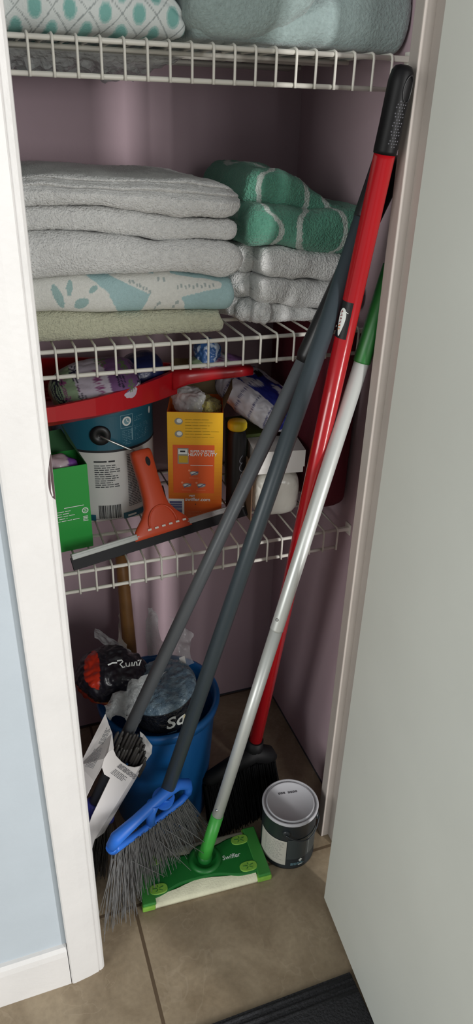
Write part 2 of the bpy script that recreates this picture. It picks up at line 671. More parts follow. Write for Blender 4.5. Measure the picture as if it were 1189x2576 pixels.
# ------------------------------------------------------------------ the setting
struct('floor', MB().box((-2.2, -4.2, -0.05), (2.4, 0.42, 0.0)), M_FLOOR, 'beige square tiled floor with brown grout lines')
struct('wall_back', MB().box((-0.37, 0.31, 0), (0.58, 0.41, 2.4)), M_LILAC, 'lilac painted back wall of the closet')
struct('wall_right', MB().box((0.46, -0.10, 0), (0.58, 0.31, 2.4)), M_LILAC, 'lilac painted right side wall of the closet')
struct('wall_left', MB().box((-0.37, -0.10, 0), (-0.25, 0.31, 2.4)), M_LILAC, 'lilac painted left side wall of the closet')
struct('ceiling', MB().box((-0.37, -0.10, 2.4), (0.58, 0.41, 2.45)), M_CEIL, 'ceiling of the closet')
wf = MB()
wf.box((-2.2, -0.2245, 0), (-0.052, -0.10, 2.4))
wf.box((0.471, -0.2245, 0), (2.4, -0.10, 2.4))
wf.box((-0.052, -0.2245, 2.05), (0.471, -0.10, 2.4))
struct('wall_front', wf, M_BLUEWALL, 'pale blue room wall around the closet doorway')
# tile-edge gap line at the foot of the closet walls
gp = MB()
gp.box((-0.25, 0.3085, 0.0), (0.46, 0.31, 0.004))
gp.box((0.4585, -0.10, 0.0), (0.46, 0.31, 0.004))
struct('trim_4', gp, M_INK, 'dark gap along the foot of the closet walls')

# left casing, colonial section
sec = [(-0.0905, -0.2245), (-0.0905, -0.2355), (-0.0885, -0.2372), (-0.0850, -0.2374), (-0.062, -0.2345), (-0.0475, -0.2315),
       (-0.0462, -0.2296), (-0.0445, -0.2305), (-0.0405, -0.2290), (-0.0378, -0.2262), (-0.0370, -0.2235), (-0.0370, -0.2200), (-0.052, -0.2200), (-0.052, -0.2245)]
cs = MB()
n = len(sec)
zs = [0.0, 0.06, 0.5, 1.0, 1.6, 2.09]
vv = []
for z in zs:
    vv += [Vector((x, y, z)) for x, y in sec]
ff = [tuple(range(n)), tuple(reversed(range((len(zs) - 1) * n, len(zs) * n)))]
for i in range(len(zs) - 1):
    ff += [(i * n + k, i * n + (k + 1) % n, (i + 1) * n + (k + 1) % n, (i + 1) * n + k) for k in range(n)]
cs.add(vv, ff, 0, False)
casing = struct('trim_1', cs, M_TRIM, 'white door casing on the left of the closet doorway')
# crescent strike mortise in the casing edge
sp = MB()
a0, a1 = at(130, 1145, 'y', -0.2300), at(146, 1260, 'y', -0.2300)
zc, hz = (a0.z + a1.z) / 2, (a0.z - a1.z) / 2
pl = []
for k in range(13):
    t = -1 + 2 * k / 12
    pl.append((-0.0374, zc + hz * t))
for k in range(13):
    t = 1 - 2 * k / 12
    pl.append((-0.0376 - 0.0058 * (1 - (t + 0.25 * (1 - t * t)) ** 2) ** 0.8 if abs(t) < 1 else -0.0376, zc + hz * t))
vs = []
for x, z in pl:
    yy = -0.2290 + (x + 0.0405) * (0.0028 / 0.0027) if x > -0.0405 else -0.2290 - (-0.0405 - x) * 0.375
    vs.append(Vector((x, yy - 0.0006, z)))
sp.add(vs, [tuple(range(len(vs)))], 0, False)
so = sp.build('strike_plate', M_BARE, casing)
so['label'] = 'bare crescent strike mortise in the casing edge'
struct('trim_2', MB().box((-0.052, -0.2200, 0), (-0.0372, -0.10, 2.05)), M_TRIM, 'white left jamb of the closet doorway')

# right jamb, with its stop; the recess beside the open door lets a slice of daylight in
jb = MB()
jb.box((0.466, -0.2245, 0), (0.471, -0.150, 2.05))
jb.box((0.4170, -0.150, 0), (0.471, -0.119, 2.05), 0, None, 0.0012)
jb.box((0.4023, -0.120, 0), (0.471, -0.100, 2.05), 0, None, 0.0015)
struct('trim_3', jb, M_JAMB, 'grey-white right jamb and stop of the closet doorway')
cr_ = MB().box((0.464, -0.2395, 0), (0.52, -0.2245, 2.09), 0, None, 0.003)
struct('trim_5', cr_, M_TRIM, 'white door casing on the right of the closet doorway')
struct('trim_6', MB().box((-0.0905, -0.2375, 2.05), (0.52, -0.2245, 2.11), 0, None, 0.003), M_TRIM, 'white head casing above the closet doorway')

# baseboard on the blue wall
bs = [(-0.2245, 0), (-0.2360, 0), (-0.2360, 0.074), (-0.2342, 0.084), (-0.2300, 0.0895), (-0.2245, 0.0905)]
bb = MB()
n = len(bs)
vv = []
for x in (-2.2, -0.0915):
    vv += [Vector((x, y, z)) for y, z in bs]
bb.add(vv, [tuple(range(n)), tuple(reversed(range(n, 2 * n)))] + [(k, (k + 1) % n, n + (k + 1) % n, n + k) for k in range(n)], 0, False)
struct('baseboard_left', bb, M_TRIM, 'white baseboard under the pale blue wall')

# the open door, swung out on its right-hand hinge
dl = MB()
p0 = Vector((0.3491, -0.2400, 0))
dd = Vector((0.3323 - 0.3491, -0.4494 + 0.2394, 0)).normalized()
dn = Vector((-dd.y, dd.x, 0))
if dn.x < 0:
    dn = -dn
dm = Matrix(((dd.x, dn.x, 0, p0.x), (dd.y, dn.y, 0, p0.y), (0, 0, 1, 0), (0, 0, 0, 1)))
dl.box((0, 0, 0.010), (0.42, 0.034, 2.03), 0, dm, 0.0012)
door = struct('door_1', dl, M_DOOR, 'plain pale grey closet door standing open on the right')
kn = MB()
for sgn in (-1, 1):
    o = dm @ Vector((0.365, 0.0 if sgn < 0 else 0.034, 0.95))
    ax = (dm.to_3x3() @ Vector((0, sgn, 0)))
    kn.lathe([(0.0, 0.0), (0.028, 0.0), (0.028, 0.006), (0.011, 0.010), (0.011, 0.03), (0.022, 0.036), (0.027, 0.05), (0.022, 0.062), (0.0, 0.066)], o, 32, 0, ax)
kn.build('door_knob', M_SILVER, door)
hg = None
for z in (0.25, 1.05, 1.82):
    h_ = MB().tube([dm @ Vector((-0.004, 0.037, z - 0.04)), dm @ Vector((-0.004, 0.037, z + 0.04))], 0.005, 14)
    h_.box((-0.003, 0.003, z - 0.04), (0.0005, 0.037, z + 0.04), 0, dm)
    h_.build('hinge', M_SILVER, door)

# floor mat
mt_ = MB()
mt_.box((0.02, -0.95, 0.0), (0.335, -0.3665, 0.007), 0, None, 0.002)
fm = thing('floor_mat', 'black ribbed-edge floor mat at the foot of the open door', 'mat', (0.2, -0.6, 0))
mt_.build('mat_pile', M_MAT, fm)
rb = MB()
for k in range(3):
    y = -0.374 - 0.011 * k
    rb.tube([(0.021, y, 0.0068), (0.334, y, 0.0068)], 0.0028, 8)
rb.build('ribbed_border', M_MAT, fm)

# ------------------------------------------------------------------ wire shelves
SH = [(-0.0105, 1.2842, 0.00004), (0.0, 0.9481, 0.0), (0.005, 0.6096, 0.0042)]
LIP = 0.0333
STEP = 0.0254
RR, RW = 0.0028, 0.0016
SHL = ['topmost white wire closet shelf carrying the quilt and fleece blanket',
       'middle white wire closet shelf carrying the folded towels',
       'lowest white wire closet shelf carrying boxes, paint bucket and squeegee']


def wire_shelf(k):
    yf, z, ph = SH[k]
    t = thing('wire_shelf', SHL[k], 'shelf', (0.1, 0.15, z), 'white wire closet shelves')
    xl, xr = -0.249, ph + 17 * STEP + 0.0016
    for (y, zz) in ((yf, z), (yf, z - LIP), (0.105, z), (0.155, z), (0.262, z), (0.3055, z)):
        MB().tube([(xl, y, zz), (xr, y, zz)], RR, 12).build('rail', M_WIRE, t)
    first = None
    for i in range(-9, 18):
        x = ph + i * STEP
        zt = z + RR + RW * 0.6
        pts = [(0, 0.306, zt), (0, yf + 0.008, zt), (0, yf + 0.002, zt + 0.0004), (0, yf - 0.0030, zt - 0.0014), (0, yf - 0.0042, z - 0.002),
               (0, yf - 0.0040, z - LIP + 0.003), (0, yf - 0.0042, z - LIP - 0.003)]
        if first is None:
            first = MB().tube(pts, RW, 8).build('cross_wire', M_WIRE, t)
            first.location.x = x
        else:
            c = first.copy()
            COL.objects.link(c)
            c.location.x = x
    # wall clip at the right-hand end
    cl = MB()
    cl.box((xr - 0.001, yf - 0.0035, z - 0.0035), (0.4598, yf + 0.0035, z + 0.0030), 0, None, 0.001)
    cl.box((0.4575, yf - 0.006, z - 0.012), (0.4600, yf + 0.012, z + 0.008), 0, None, 0.0008)
    cl.build('wall_clip', M_WIRE, t)
    return t


for k in range(3):
    wire_shelf(k)
DK = [s[1] + RR + 2 * RW + 0.0004 for s in SH]          # top of each deck

# ------------------------------------------------------------------ top shelf
WHITE = rgb(236, 236, 234)


def quilt_col(x, y, z):
    u, v = (x - 0.0115) / 0.0372, (z + (0 if y < 0.05 else 0.6 * (y - 0.05)) - 1.311) / 0.0400
    a, b = u + v + 0.5, u - v + 0.5
    base = rgb(224, 230, 228)
    fu, fv = a - math.floor(a) - 0.5, b - math.floor(b) - 0.5
    du, dv = (fu + fv) / 2, (fu - fv) / 2
    d = (du * 0.0372 / 0.0073) ** 2 + (dv * 0.0400 / 0.0105) ** 2
    if d < 1:
        return rgb(134, 188, 181) if d < 0.62 else rgb(172, 206, 201)
    if min(abs(abs(fu) - 0.5), abs(abs(fv) - 0.5)) < 0.022:
        return rgb(164, 172, 172)
    return base


q = MB()
zt0 = interp([(-0.25, 1.356), (0.10, 1.350), (0.150, 1.343), (0.178, 1.318)])
slab(q, -0.235, 0.1765, 0.001, 0.27, lambda x: DK[0] + 0.002 * (0.5 + 0.5 * math.sin(x * 95)), zt0, endr=0.012, nx=320, nf=60, amp=0.0022, fine=0, seed=2.0, scale=34,
     col=quilt_col, crease=((0.35, 0.003, 0.2),), pinch=0.5)
qo = q.build('folded_quilt', M_QUILT, None, col=True)
tag(qo, 'folded white quilt with teal dots in a grey diamond lattice', 'quilt')
# second fold of the quilt resting on top
q2 = MB()
slab(q2, -0.235, 0.166, 0.004, 0.268, lambda x: zt0(x) - 0.003, lambda x: zt0(x) + 0.05, endr=0.012, nx=200, nf=40, amp=0.002, fine=0, seed=3.0, scale=34, col=quilt_col, pinch=0.5)
q2o = q2.build('folded_layer', M_QUILT, qo, col=True)

FL = rgb(158, 176, 174)


def fleece_col(x, y, z):
    return FL


fb = MB()
slab(fb, 0.180, 0.4592, -0.0070, 0.29, lambda x: DK[0], interp([(0.17, 1.325), (0.3, 1.330), (0.36, 1.345), (0.40, 1.372), (0.46, 1.372)]), endr=0.012, nx=150, nf=44, amp=0.004, fine=0.0005, seed=5.0, scale=14, col=fleece_col, left_round=True, pinch=0.6)
fl_lo = pxline([(440, 40), (480, 66), (540, 92), (600, 100), (660, 93), (720, 70), (770, 40), (810, 6)], -0.018)
xb = at(812, 4, 'y', -0.018).x
slab(fb, 0.172, xb, -0.0240, 0.25, lambda x: max(fl_lo(x), DK[0] + 0.003), lambda x: 1.400, endr=0.016, nx=150, nf=54, amp=0.003, fine=0.0005, seed=8.0, scale=18, col=fleece_col, left_round=True, pinch=0.35)
fbo = fb.build('fleece_blanket', M_FLEECE, None, col=True)
tag(fbo, 'rolled grey-green fleece blanket on the top shelf beside the quilt', 'blanket')

# crumpled clear bag bulging under the quilt, behind the shelf lip
cp = MB()
nxs, nys = 90, 22
V, F = [], []
for i in range(nxs + 1):
    for j in range(nys + 1):
        x = -0.22 + 0.43 * i / nxs
        y = 0.115 + 0.18 * j / nys
        ed = min(1, min(j, nys - j) / 3.0) * min(1, (nxs - i) / 8.0)
        p = (x, y, 0)
        z = SH[0][1] - RR - 0.0008 - ed * (0.010 + 0.016 * abs(nz(p, 26, 4)) + 0.012 * abs(nz(p, 60, 7)))
        V.append((x + 0.004 * nz(p, 50, 1), y, z))
for i in range(nxs):
    for j in range(nys):
        a = i * (nys + 1) + j
        F.append((a, a + 1, a + nys + 2, a + nys + 1))
cp.add(V, F, 0, False)
cpo = cp.build('plastic_bag', M_CRINK, None)
tag(cpo, 'crumpled clear plastic bag sagging under the topmost shelf', 'bag')

# ------------------------------------------------------------------ towels, left stack
YS = 0.02
B0 = pxline([(100, 874), (330, 858), (545, 840)], YS)
L4 = pxline([(115, 785), (250, 788), (370, 784), (480, 782), (560, 780)], YS)
L3 = pxline([(105, 699), (200, 691), (300, 688), (420, 681), (500, 689), (560, 697)], YS)
L2 = pxline([(90, 578), (200, 580), (330, 595), (400, 605), (480, 600), (560, 604), (590, 606)], YS)
L1 = pxline([(82, 516), (250, 517), (330, 525), (380, 537), (450, 547), (590, 553)], YS)
L0 = pxline([(75, 428), (250, 432), (450, 440), (530, 446), (600, 462)], YS)


def white_col(c):
    return lambda x, y, z: c


def xat(px, py, y=0.03):
    return at(px, py, 'y', y).x


XL = -0.238
tw = MB()
slab(tw, XL, xat(552, 805), 0.0145, 0.285, lambda x: DK[1], L4, endr=0.006, nx=150, amp=0.0016, seed=10, col=white_col(rgb(206, 206, 180)), endnoise=0.006, pinch=0.35)
tag(tw.build('folded_towel', M_TERRY, None, col=True), 'beige-green terry towel at the bottom of the left towel stack', 'towel', 'towels in the left stack')


def star_col(x, y, z):
    # positions on the front of the fold, in units of its height
    b, t = L4(x), L3(x)
    v = (z - b) / (t - b)
    teal, wh = rgb(170, 200, 202), rgb(226, 226, 220)
    # photograph-scale coordinate along the front
    s = (x - xat(105, 740, YS)) / (xat(575, 740, YS) - xat(105, 740, YS))
    rag = 0.006 * nz((x, 0, z), 160, 3)
    s += rag

    def seg(ax, ay, bx, by, w0, w1):
        px_, py_ = s * 4.6, v
        ax, bx = ax * 4.6, bx * 4.6
        dx, dy = bx - ax, by - ay
        k = max(0, min(1, ((px_ - ax) * dx + (py_ - ay) * dy) / (dx * dx + dy * dy)))
        return math.hypot(px_ - ax - dx * k, py_ - ay - dy * k) < w0 + (w1 - w0) * k
    # pale shell with blue-green leaves on the left
    if s < 0.285 + 0.10 * (1 - v) - 0.16 * max(0, v - 0.55) ** 1.2:
        for (cx, cy, rx, ry, an) in ((0.075, 0.48, 0.10, 0.34, 0.25), (0.135, 0.68, 0.075, 0.20, -0.1), (0.19, 0.30, 0.20, 0.13, 0.5), (0.255, 0.66, 0.13, 0.07, 0.7)):
            dx, dy = (s - cx) * 4.6, v - cy
            ca, sa = math.cos(an), math.sin(an)
            if an > 0.3:
                e = ((dx * ca + dy * sa) / rx) ** 2 + ((-dx * sa + dy * ca) / ry) ** 2
            else:
                e = ((dx * ca + dy * sa) / rx) ** 2 + ((-dx * sa + dy * ca) / ry) ** 2
            if e < 1:
                return rgb(160, 188, 186)
        return wh
    # starfish
    c = (0.63, 0.62)
    arms = ((0.36, 1.02, 0.30, 0.07), (0.925, 0.80, 0.32, 0.10), (0.545, -0.15, 0.30, 0.22), (0.72, -0.2, 0.30, 0.22), (0.62, 1.2, 0.30, 0.16))
    if any(seg(c[0], c[1], a[0], a[1], a[2], a[3]) for a in arms):
        # little dotted spines
        for (ax, ay, n_, bx, by) in ((0.45, 0.84, 7, 0.55, 0.56), (0.70, 0.66, 10, 0.90, 0.76), (0.60, 0.86, 2, 0.63, 0.80), (0.58, 0.12, 3, 0.60, 0.26), (0.68, 0.16, 3, 0.70, 0.28)):
            for k in range(n_):
                q_ = k / max(1, n_ - 1)
                cx, cy = ax + (bx - ax) * q_, ay + (by - ay) * q_ + 0.04 * ((k % 2) - 0.5)
                if abs((s - cx) * 4.6) < 0.024 and abs(v - cy) < 0.045:
                    return rgb(172, 182, 180)
        return wh
    return teal


tw = MB()
slab(tw, XL, xat(579, 730), 0.0105, 0.285, L4, L3, endr=0.012, nx=420, nf=70, amp=0.0015, fine=0.0002, seed=14, col=star_col, endnoise=0.004, pinch=0.4)
tag(tw.build('folded_towel', M_WEAVE, None, col=True), 'woven blue-grey towel with a white starfish, second from bottom of left stack', 'towel', 'towels in the left stack')
tw = MB()
slab(tw, XL, xat(603, 650), 0.002, 0.285, L3, L2, endr=0.034, nx=150, amp=0.0022, seed=18, col=white_col(WHITE), pinch=0.9)
tag(tw.build('folded_towel', M_TERRY, None, col=True), 'thick white terry towel lying directly on the starfish towel', 'towel', 'towels in the left stack')
tw = MB()
slab(tw, XL, xat(591, 580), 0.010, 0.285, L2, L1, endr=0.018, nx=150, amp=0.0018, seed=22, col=white_col(WHITE), pinch=0.7)
tag(tw.build('folded_towel', M_TERRY, None, col=True), 'thin white terry towel, second from top of the left stack', 'towel', 'towels in the left stack')
tw = MB()
slab(tw, XL, xat(601, 520), 0.003, 0.285, L1, lambda x: L0(x) - 0.004 + 0.0025 * nz((x, 0, 0), 14, 3), endr=0.042, nx=170, nf=40, amp=0.0030, seed=26, col=white_col(WHITE), crease=((0.22, 0.010, 0.10), (0.66, 0.013, 0.10)), pinch=0.8)
tag(tw.build('folded_towel', M_TERRY, None, col=True), 'thick creased white terry towel on top of the left towel stack', 'towel', 'towels in the left stack')

# ------------------------------------------------------------------ towels, right stack
YR = 0.035
R0 = lambda x: DK[1]
R1 = pxline([(590, 765), (650, 765), (690, 768), (760, 776), (830, 782), (900, 790)], YR)
R2 = pxline([(580, 690), (650, 698), (760, 706), (830, 712), (940, 714)], YR)
R3 = pxline([(590, 622), (640, 625), (700, 622), (760, 632), (850, 640), (940, 640)], YR)
XRR = 0.456
specs = [
    (xat(580, 770, 0.06), R0, R1, 0.038, 51, 'ragged white terry towel at the bottom of the right towel stack'),
    (xat(592, 720, 0.05), R1, R2, 0.030, 55, 'white terry towel in the middle of the right stack'),
    (xat(600, 650, 0.05), R2, R3, 0.030, 59, 'white terry towel directly under the green bath towel'),
]
for (xl, zb, zt, yf, sd, lab) in specs:
    tw = MB()
    # two lapped folds, the front one shorter so the open edges show on the left
    slab(tw, xl, XRR, yf + 0.035, 0.285, zb, lambda x, f=zt, g=zb: g(x) + (f(x) - g(x)) * 0.97, endr=0.02, nx=110, amp=0.007, fine=0.0009, seed=sd, scale=44, col=white_col(WHITE), left_round=True, pinch=0.5)
    slab(tw, xl + 0.028, XRR - 0.004, yf, 0.24, lambda x, g=zb: g(x) + 0.0005, zt, endr=0.012, nx=120, amp=0.004, fine=0.0009, seed=sd + 2, scale=36, col=white_col(WHITE), left_round=True, pinch=0.45)
    if sd == 51:
        c0 = at(668, 800, 'y', 0.036)
        blob(tw, (c0.x, 0.046, DK[1] + 0.017), (0.012, 0.014, 0.017), amp=0.004, scale=70, seed=1, fine=0.001, fscale=300, col=lambda a, b, c: WHITE)
        c0 = at(628, 785, 'y', 0.06)
        blob(tw, (c0.x, 0.072, DK[1] + 0.016), (0.016, 0.018, 0.016), amp=0.006, scale=70, seed=3, fine=0.001, fscale=300, col=lambda a, b, c: WHITE)
    tag(tw.build('folded_towel', M_TERRY, None, col=True), lab, 'towel', 'towels in the right stack')


def trellis_col(x, y, z):
    P = 0.050
    gx = x + 0.004 * nz((x, y, z), 40, 2)
    gz = z + 0.6 * max(0, y - YR - 0.02)
    k = 2 * math.pi / 0.098
    sw = math.sin(k * (gz - 1.056))
    sw = math.copysign(abs(sw) ** 0.6, sw) * 0.235
    u = (gx - 0.3015) / P
    du = min(abs(((u - sw) / 2) % 1.0), 1 - abs(((u - sw) / 2) % 1.0)) * 2 * P
    dv = min(abs(((u + sw + 1) / 2) % 1.0), 1 - abs(((u + sw + 1) / 2) % 1.0)) * 2 * P
    if min(du, dv) < 0.0042 + 0.0012 * nz((x, y, z), 220, 7):
        return rgb(196, 208, 200)
    s = 0.5 + 0.5 * nz((x, y, z), 60, 4)
    a, b = rgb(88, 150, 128), rgb(104, 166, 142)
    return tuple(p + (q_ - p) * s for p, q_ in zip(a, b))


tw = MB()
G0 = R3
G1 = pxline([(600, 520), (640, 508), (720, 520), (800, 530), (900, 522), (960, 520)], YR)
slab(tw, xat(612, 570, 0.04), 0.457, 0.026, 0.285, G0, lambda x: G1(x), endr=0.016, nx=200, nf=50, amp=0.004, fine=0.0008, seed=70, scale=20, col=trellis_col, left_round=True, pinch=0.5)
G2 = pxline([(600, 470), (615, 432), (640, 418), (690, 420), (740, 440), (790, 480), (830, 520), (860, 530)], 0.075)
slab(tw, xat(603, 480, 0.075), xat(850, 520, 0.075), 0.052, 0.26, lambda x: G1(x) - 0.008, lambda x: max(G2(x), G1(x) + 0.002), endr=0.03, nx=170, nf=50, amp=0.004, fine=0.0008, seed=74, scale=22, col=trellis_col, left_round=True, pinch=0.4)
tag(tw.build('folded_towel', M_TERRY, None, col=True), 'green bath towel with pale trellis pattern, humped on top of right stack', 'towel', 'towels in the right stack')

# ------------------------------------------------------------------ lowest shelf
Z3 = DK[2]
# paint bucket
PB = Vector((0.090, 0.217, Z3))
PR = 0.083
pb = thing('paint_bucket', 'white and teal paint bucket standing under the red dustpan', 'bucket', PB)
HB = 0.200
prof = [(0.0, 0.0), (PR - 0.004, 0.0), (PR - 0.001, 0.004), (PR, 0.010), (PR, HB - 0.012)]
pail = MB().lathe(prof, PB, 64).build('pail', M_WLABEL, pb)
ld = MB().lathe([(PR + 0.0035, HB - 0.014), (PR + 0.0045, HB - 0.004), (PR + 0.003, HB), (PR - 0.005, HB), (PR - 0.007, HB - 0.004), (0, HB - 0.004)], PB, 64)
ld.build('lid', M_TEAL, pb)
pf = cyl_fn(PB, PR)
dcl = Decal(pf)


def deg(a):
    return math.radians(a) * PR


zt_ = at(258, 1140, 'y', 0.135).z - Z3
# teal upper band, with its curved lower border
n = 90
vs, fs = [], []
for i in range(n + 1):
    a = -130 + 260 * i / n
    vs += [(deg(a), zt_ + 0.004), (deg(a), HB - 0.014)]
fs = [(2 * i, 2 * i + 2, 2 * i + 3, 2 * i + 1) for i in range(n)]
dcl.add((vs, fs), 0)
vs2 = []
for i in range(n + 1):
    a = -130 + 260 * i / n
    vs2 += [(deg(a), zt_ + 0.0), (deg(a), zt_ + 0.004)]
dcl.add((vs2, fs), 5)
# blue foot band broken by the white barcode patch
for (a0, a1) in ((-130, -24), (8, 130)):
    dcl.add(rect2(deg(a0), 0.001, deg(a1), 0.012, 40), 0)
dcl.add(rect2(deg(13), 0.004, deg(24), 0.0075, 6), 3, 0, 0, 0.0004)
dcl.barcode(deg(-20), deg(5), 0.005, 0.030, 2, 20)
# text block and its heading
dcl.lines(deg(-22), deg(7), 0.062, 0.104, 11, 0.0014, 1, 0.35)
dcl.add(rect2(deg(-22), 0.108, deg(-8), 0.1105, 4), 2)
dcl.add(rect2(deg(-6), 0.108, deg(1), 0.1105, 3), 2)
dcl.lines(deg(15), deg(42), 0.022, 0.118, 32, 0.0011, 1, 0.2)
# icons and small print on the teal band
zc_ = at(318, 1058, 'y', 0.139).z - Z3
zc_ = min(zc_, HB - 0.026)
dcl.add(disc2(deg(17), zc_, 0.0078, 0.0078, 24), 3, 0, 0, 0.0003)
dcl.add(disc2(deg(17), zc_, 0.0052, 0.0052, 20), 4, 0, 0, 0.0005)
dcl.add(stroke2([(deg(17) - 0.001, zc_ + 0.004), (deg(17), zc_), (deg(17) + 0.003, zc_ - 0.002)], 0.0012), 3, 0, 0, 0.0007)
for (u0, v0, u1, v1) in ((-0.0105, -0.0110, 0.0105, -0.0100), (-0.0105, 0.0100, 0.0105, 0.0110), (-0.0110, -0.0110, -0.0102, 0.0110), (0.0102, -0.0110, 0.0110, 0.0110)):
    dcl.add(rect2(deg(17) + u0, zc_ + v0, deg(17) + u1, zc_ + v1, 3), 4, 0, 0, 0.0004)
dcl.lines(deg(27), deg(43), zc_ - 0.004, zc_ + 0.005, 3, 0.0010, 4, 0.5)
dcl.add(disc2(deg(54), zc_ + 0.004, 0.0035, 0.0060, 18), 3, 0, 0, 0.0004)
dcl.lines(deg(11), deg(24), zc_ - 0.040, zc_ - 0.014, 9, 0.0009, 4, 0.3)
dcl.lines(deg(27), deg(50), zc_ - 0.036, zc_ - 0.010, 9, 0.0009, 4, 0.3)
dcl.add(rect2(deg(22.5), zc_ - 0.034, deg(24), zc_ - 0.013, 2), 4, 0, 0, 0.0002)
dcl.build('printed_label', [M_TEAL, M_INK, M_INKB, M_WINK, M_LINK, M_INKB], pail)
ez = at(258, 1095, 'y', 0.135).z
ea = math.radians(-13)
edir = Vector((math.sin(ea), -math.cos(ea), 0))
eo = Vector((PB.x, PB.y, ez)) + edir * (PR - 0.002)
MB().lathe([(0.0165, 0.0), (0.0165, 0.004), (0.0155, 0.0062), (0.006, 0.0070), (0.0045, 0.0050), (0.0, 0.0050)], eo, 40, 0, edir).build('handle_boss', M_BLACK, pb)
b0 = eo + edir * 0.006
b1 = at(345, 1138, 'y', 0.122)
b2 = Vector((0.150, 0.118, 0.700))
b3 = Vector((0.1675, 0.118, 0.650))
MB().tube([b0, b0.lerp(b1, 0.3) + Vector((0, -0.002, 0)), b1, b2, b3, Vector((0.176, 0.135, 0.632)), Vector((0.183, 0.19, 0.64))], 0.0017, 10).build('bail_handle', M_SILVER, pb)

# red dustpan on top of the bucket
DZ = Z3 + HB
dp = thing('dustpan', 'red plastic dustpan lying on the paint bucket, holding floral packs', 'dustpan', (0.08, 0.165, DZ))
fr = [(-0.115, 0.046), (-0.06, 0.044), (-0.002, 0.048), (0.056, 0.063), (0.10, 0.081), (0.132, 0.098), (0.163, 0.118), (0.188, 0.138), (0.20, 0.146)]
YC = 0.165
bk = [(x, 2 * YC - y) for x, y in reversed(fr)]
out_ = fr + bk
inn = [(x * 1.0 - 0.0035 * (1 if x > 0.15 else 0.2), YC + (y - YC) * (0.972 if x < 0.15 else 0.9)) for x, y in out_]
z0_, z1_ = DZ + 0.001, DZ + 0.0015
wall_h = 0.047


def flo(x):
    # floor of the pan drops slightly towards the mouth
    return DZ + 0.0012 + 0.004 * max(0.0, (x + 0.06) / 0.26)


def rim(x):
    return DZ + 0.0395 + 0.008 * max(0.0, (x + 0.115) / 0.315)


db = MB()
n = len(out_)
lo = [Vector((x, YC + (y - YC) * 0.74, flo(x))) for x, y in out_]
lo2 = [Vector((x, y, DZ + 0.0195 - 0.009 * max(0.0, x / 0.163))) for x, y in out_]
hi = [Vector((x, y + (-0.0025 if y < YC else 0.0025), rim(x))) for x, y in out_]
hi2 = [Vector((x, y, rim(x))) for x, y in inn]
li = [Vector((x, YC + (y - YC) * 0.76, flo(x) + 0.004)) for x, y in inn]
F = []
for i in range(n - 1):
    for k in range(4):
        F.append((k * n + i, k * n + i + 1, (k + 1) * n + i + 1, (k + 1) * n + i))
h2 = n // 2
for i in range(h2 - 1):
    F.append((i, i + 1, n - 2 - i, n - 1 - i))
    F.append((4 * n + i, 4 * n + n - 1 - i, 4 * n + n - 2 - i, 4 * n + i + 1))
db.add(lo + lo2 + hi + hi2 + li, F, 0, False)
pan_o = db.build('pan', M_REDPL, dp)
rbm = MB()
for k in range(5):
    y = YC + 0.012 + k * 0.020
    rbm.tube([(-0.10, y, flo(-0.1) + 0.005), (0.06 - k * 0.012, y, flo(0.05) + 0.005)], 0.0022, 8)
rbm.build('ribs', M_REDPL, pan_o)
hd = MB()
hpts = [(0.190, 0.150), (0.215, 0.144), (0.25, 0.136), (0.29, 0.126), (0.315, 0.119)]
hzs = [rim(0.19) - 0.013, rim(0.19) - 0.009, rim(0.19) - 0.005, rim(0.19) - 0.002, rim(0.19) - 0.001]
hw = [0.024, 0.019, 0.0165, 0.0165, 0.010]
ht = [0.017, 0.0125, 0.0100, 0.0088, 0.0070]
vs, fs = [], []
sg = 20
for i in range(5):
    for k in range(sg):
        a = 2 * math.pi * k / sg
        ca, sa = math.cos(a), math.sin(a)
        ca = math.copysign(abs(ca) ** 0.6, ca)
        sa = math.copysign(abs(sa) ** 0.6, sa)
        vs.append(Vector((hpts[i][0], hpts[i][1] + hw[i] * ca, hzs[i] + ht[i] * sa)))
for i in range(4):
    for k in range(sg):
        fs.append((i * sg + k, i * sg + (k + 1) % sg, (i + 1) * sg + (k + 1) % sg, (i + 1) * sg + k))
fs += [tuple(reversed(range(sg))), tuple(range(4 * sg, 5 * sg))]
hd.add(vs, fs, 0, True)
hd.build('handle', M_REDPL, dp)


def daisy_col(seed, dark=False):
    rg = random.Random(seed)
    fl_ = [(rg.uniform(-1, 1), rg.uniform(-1, 1), rg.uniform(0.10, 0.2), rg.choice((rgb(96, 128, 70), rgb(110, 60, 110), rgb(40, 40, 60), rgb(150, 80, 130)))) for _ in range(34)]

    def f(a, b, c):
        u, v = a, c * 0.7 - b * 0.3
        base = rgb(206, 196, 210)
        if c > 0.35 and a > 0.25:
            base = rgb(120, 84, 130)
        if a < -0.45 and c > -0.1:
            base = rgb(150, 172, 140)
        for (x, y, r, cc) in fl_:
            d = math.hypot((u - x) * 1.5, v - y)
            if d < r:
                an = math.atan2(v - y, (u - x) * 1.5)
                if d < r * 0.25 or math.cos(an * 8) > 0.1:
                    return cc
        return base
    return f


def rotm(ax, d):
    return Matrix.Rotation(math.radians(d), 3, ax)


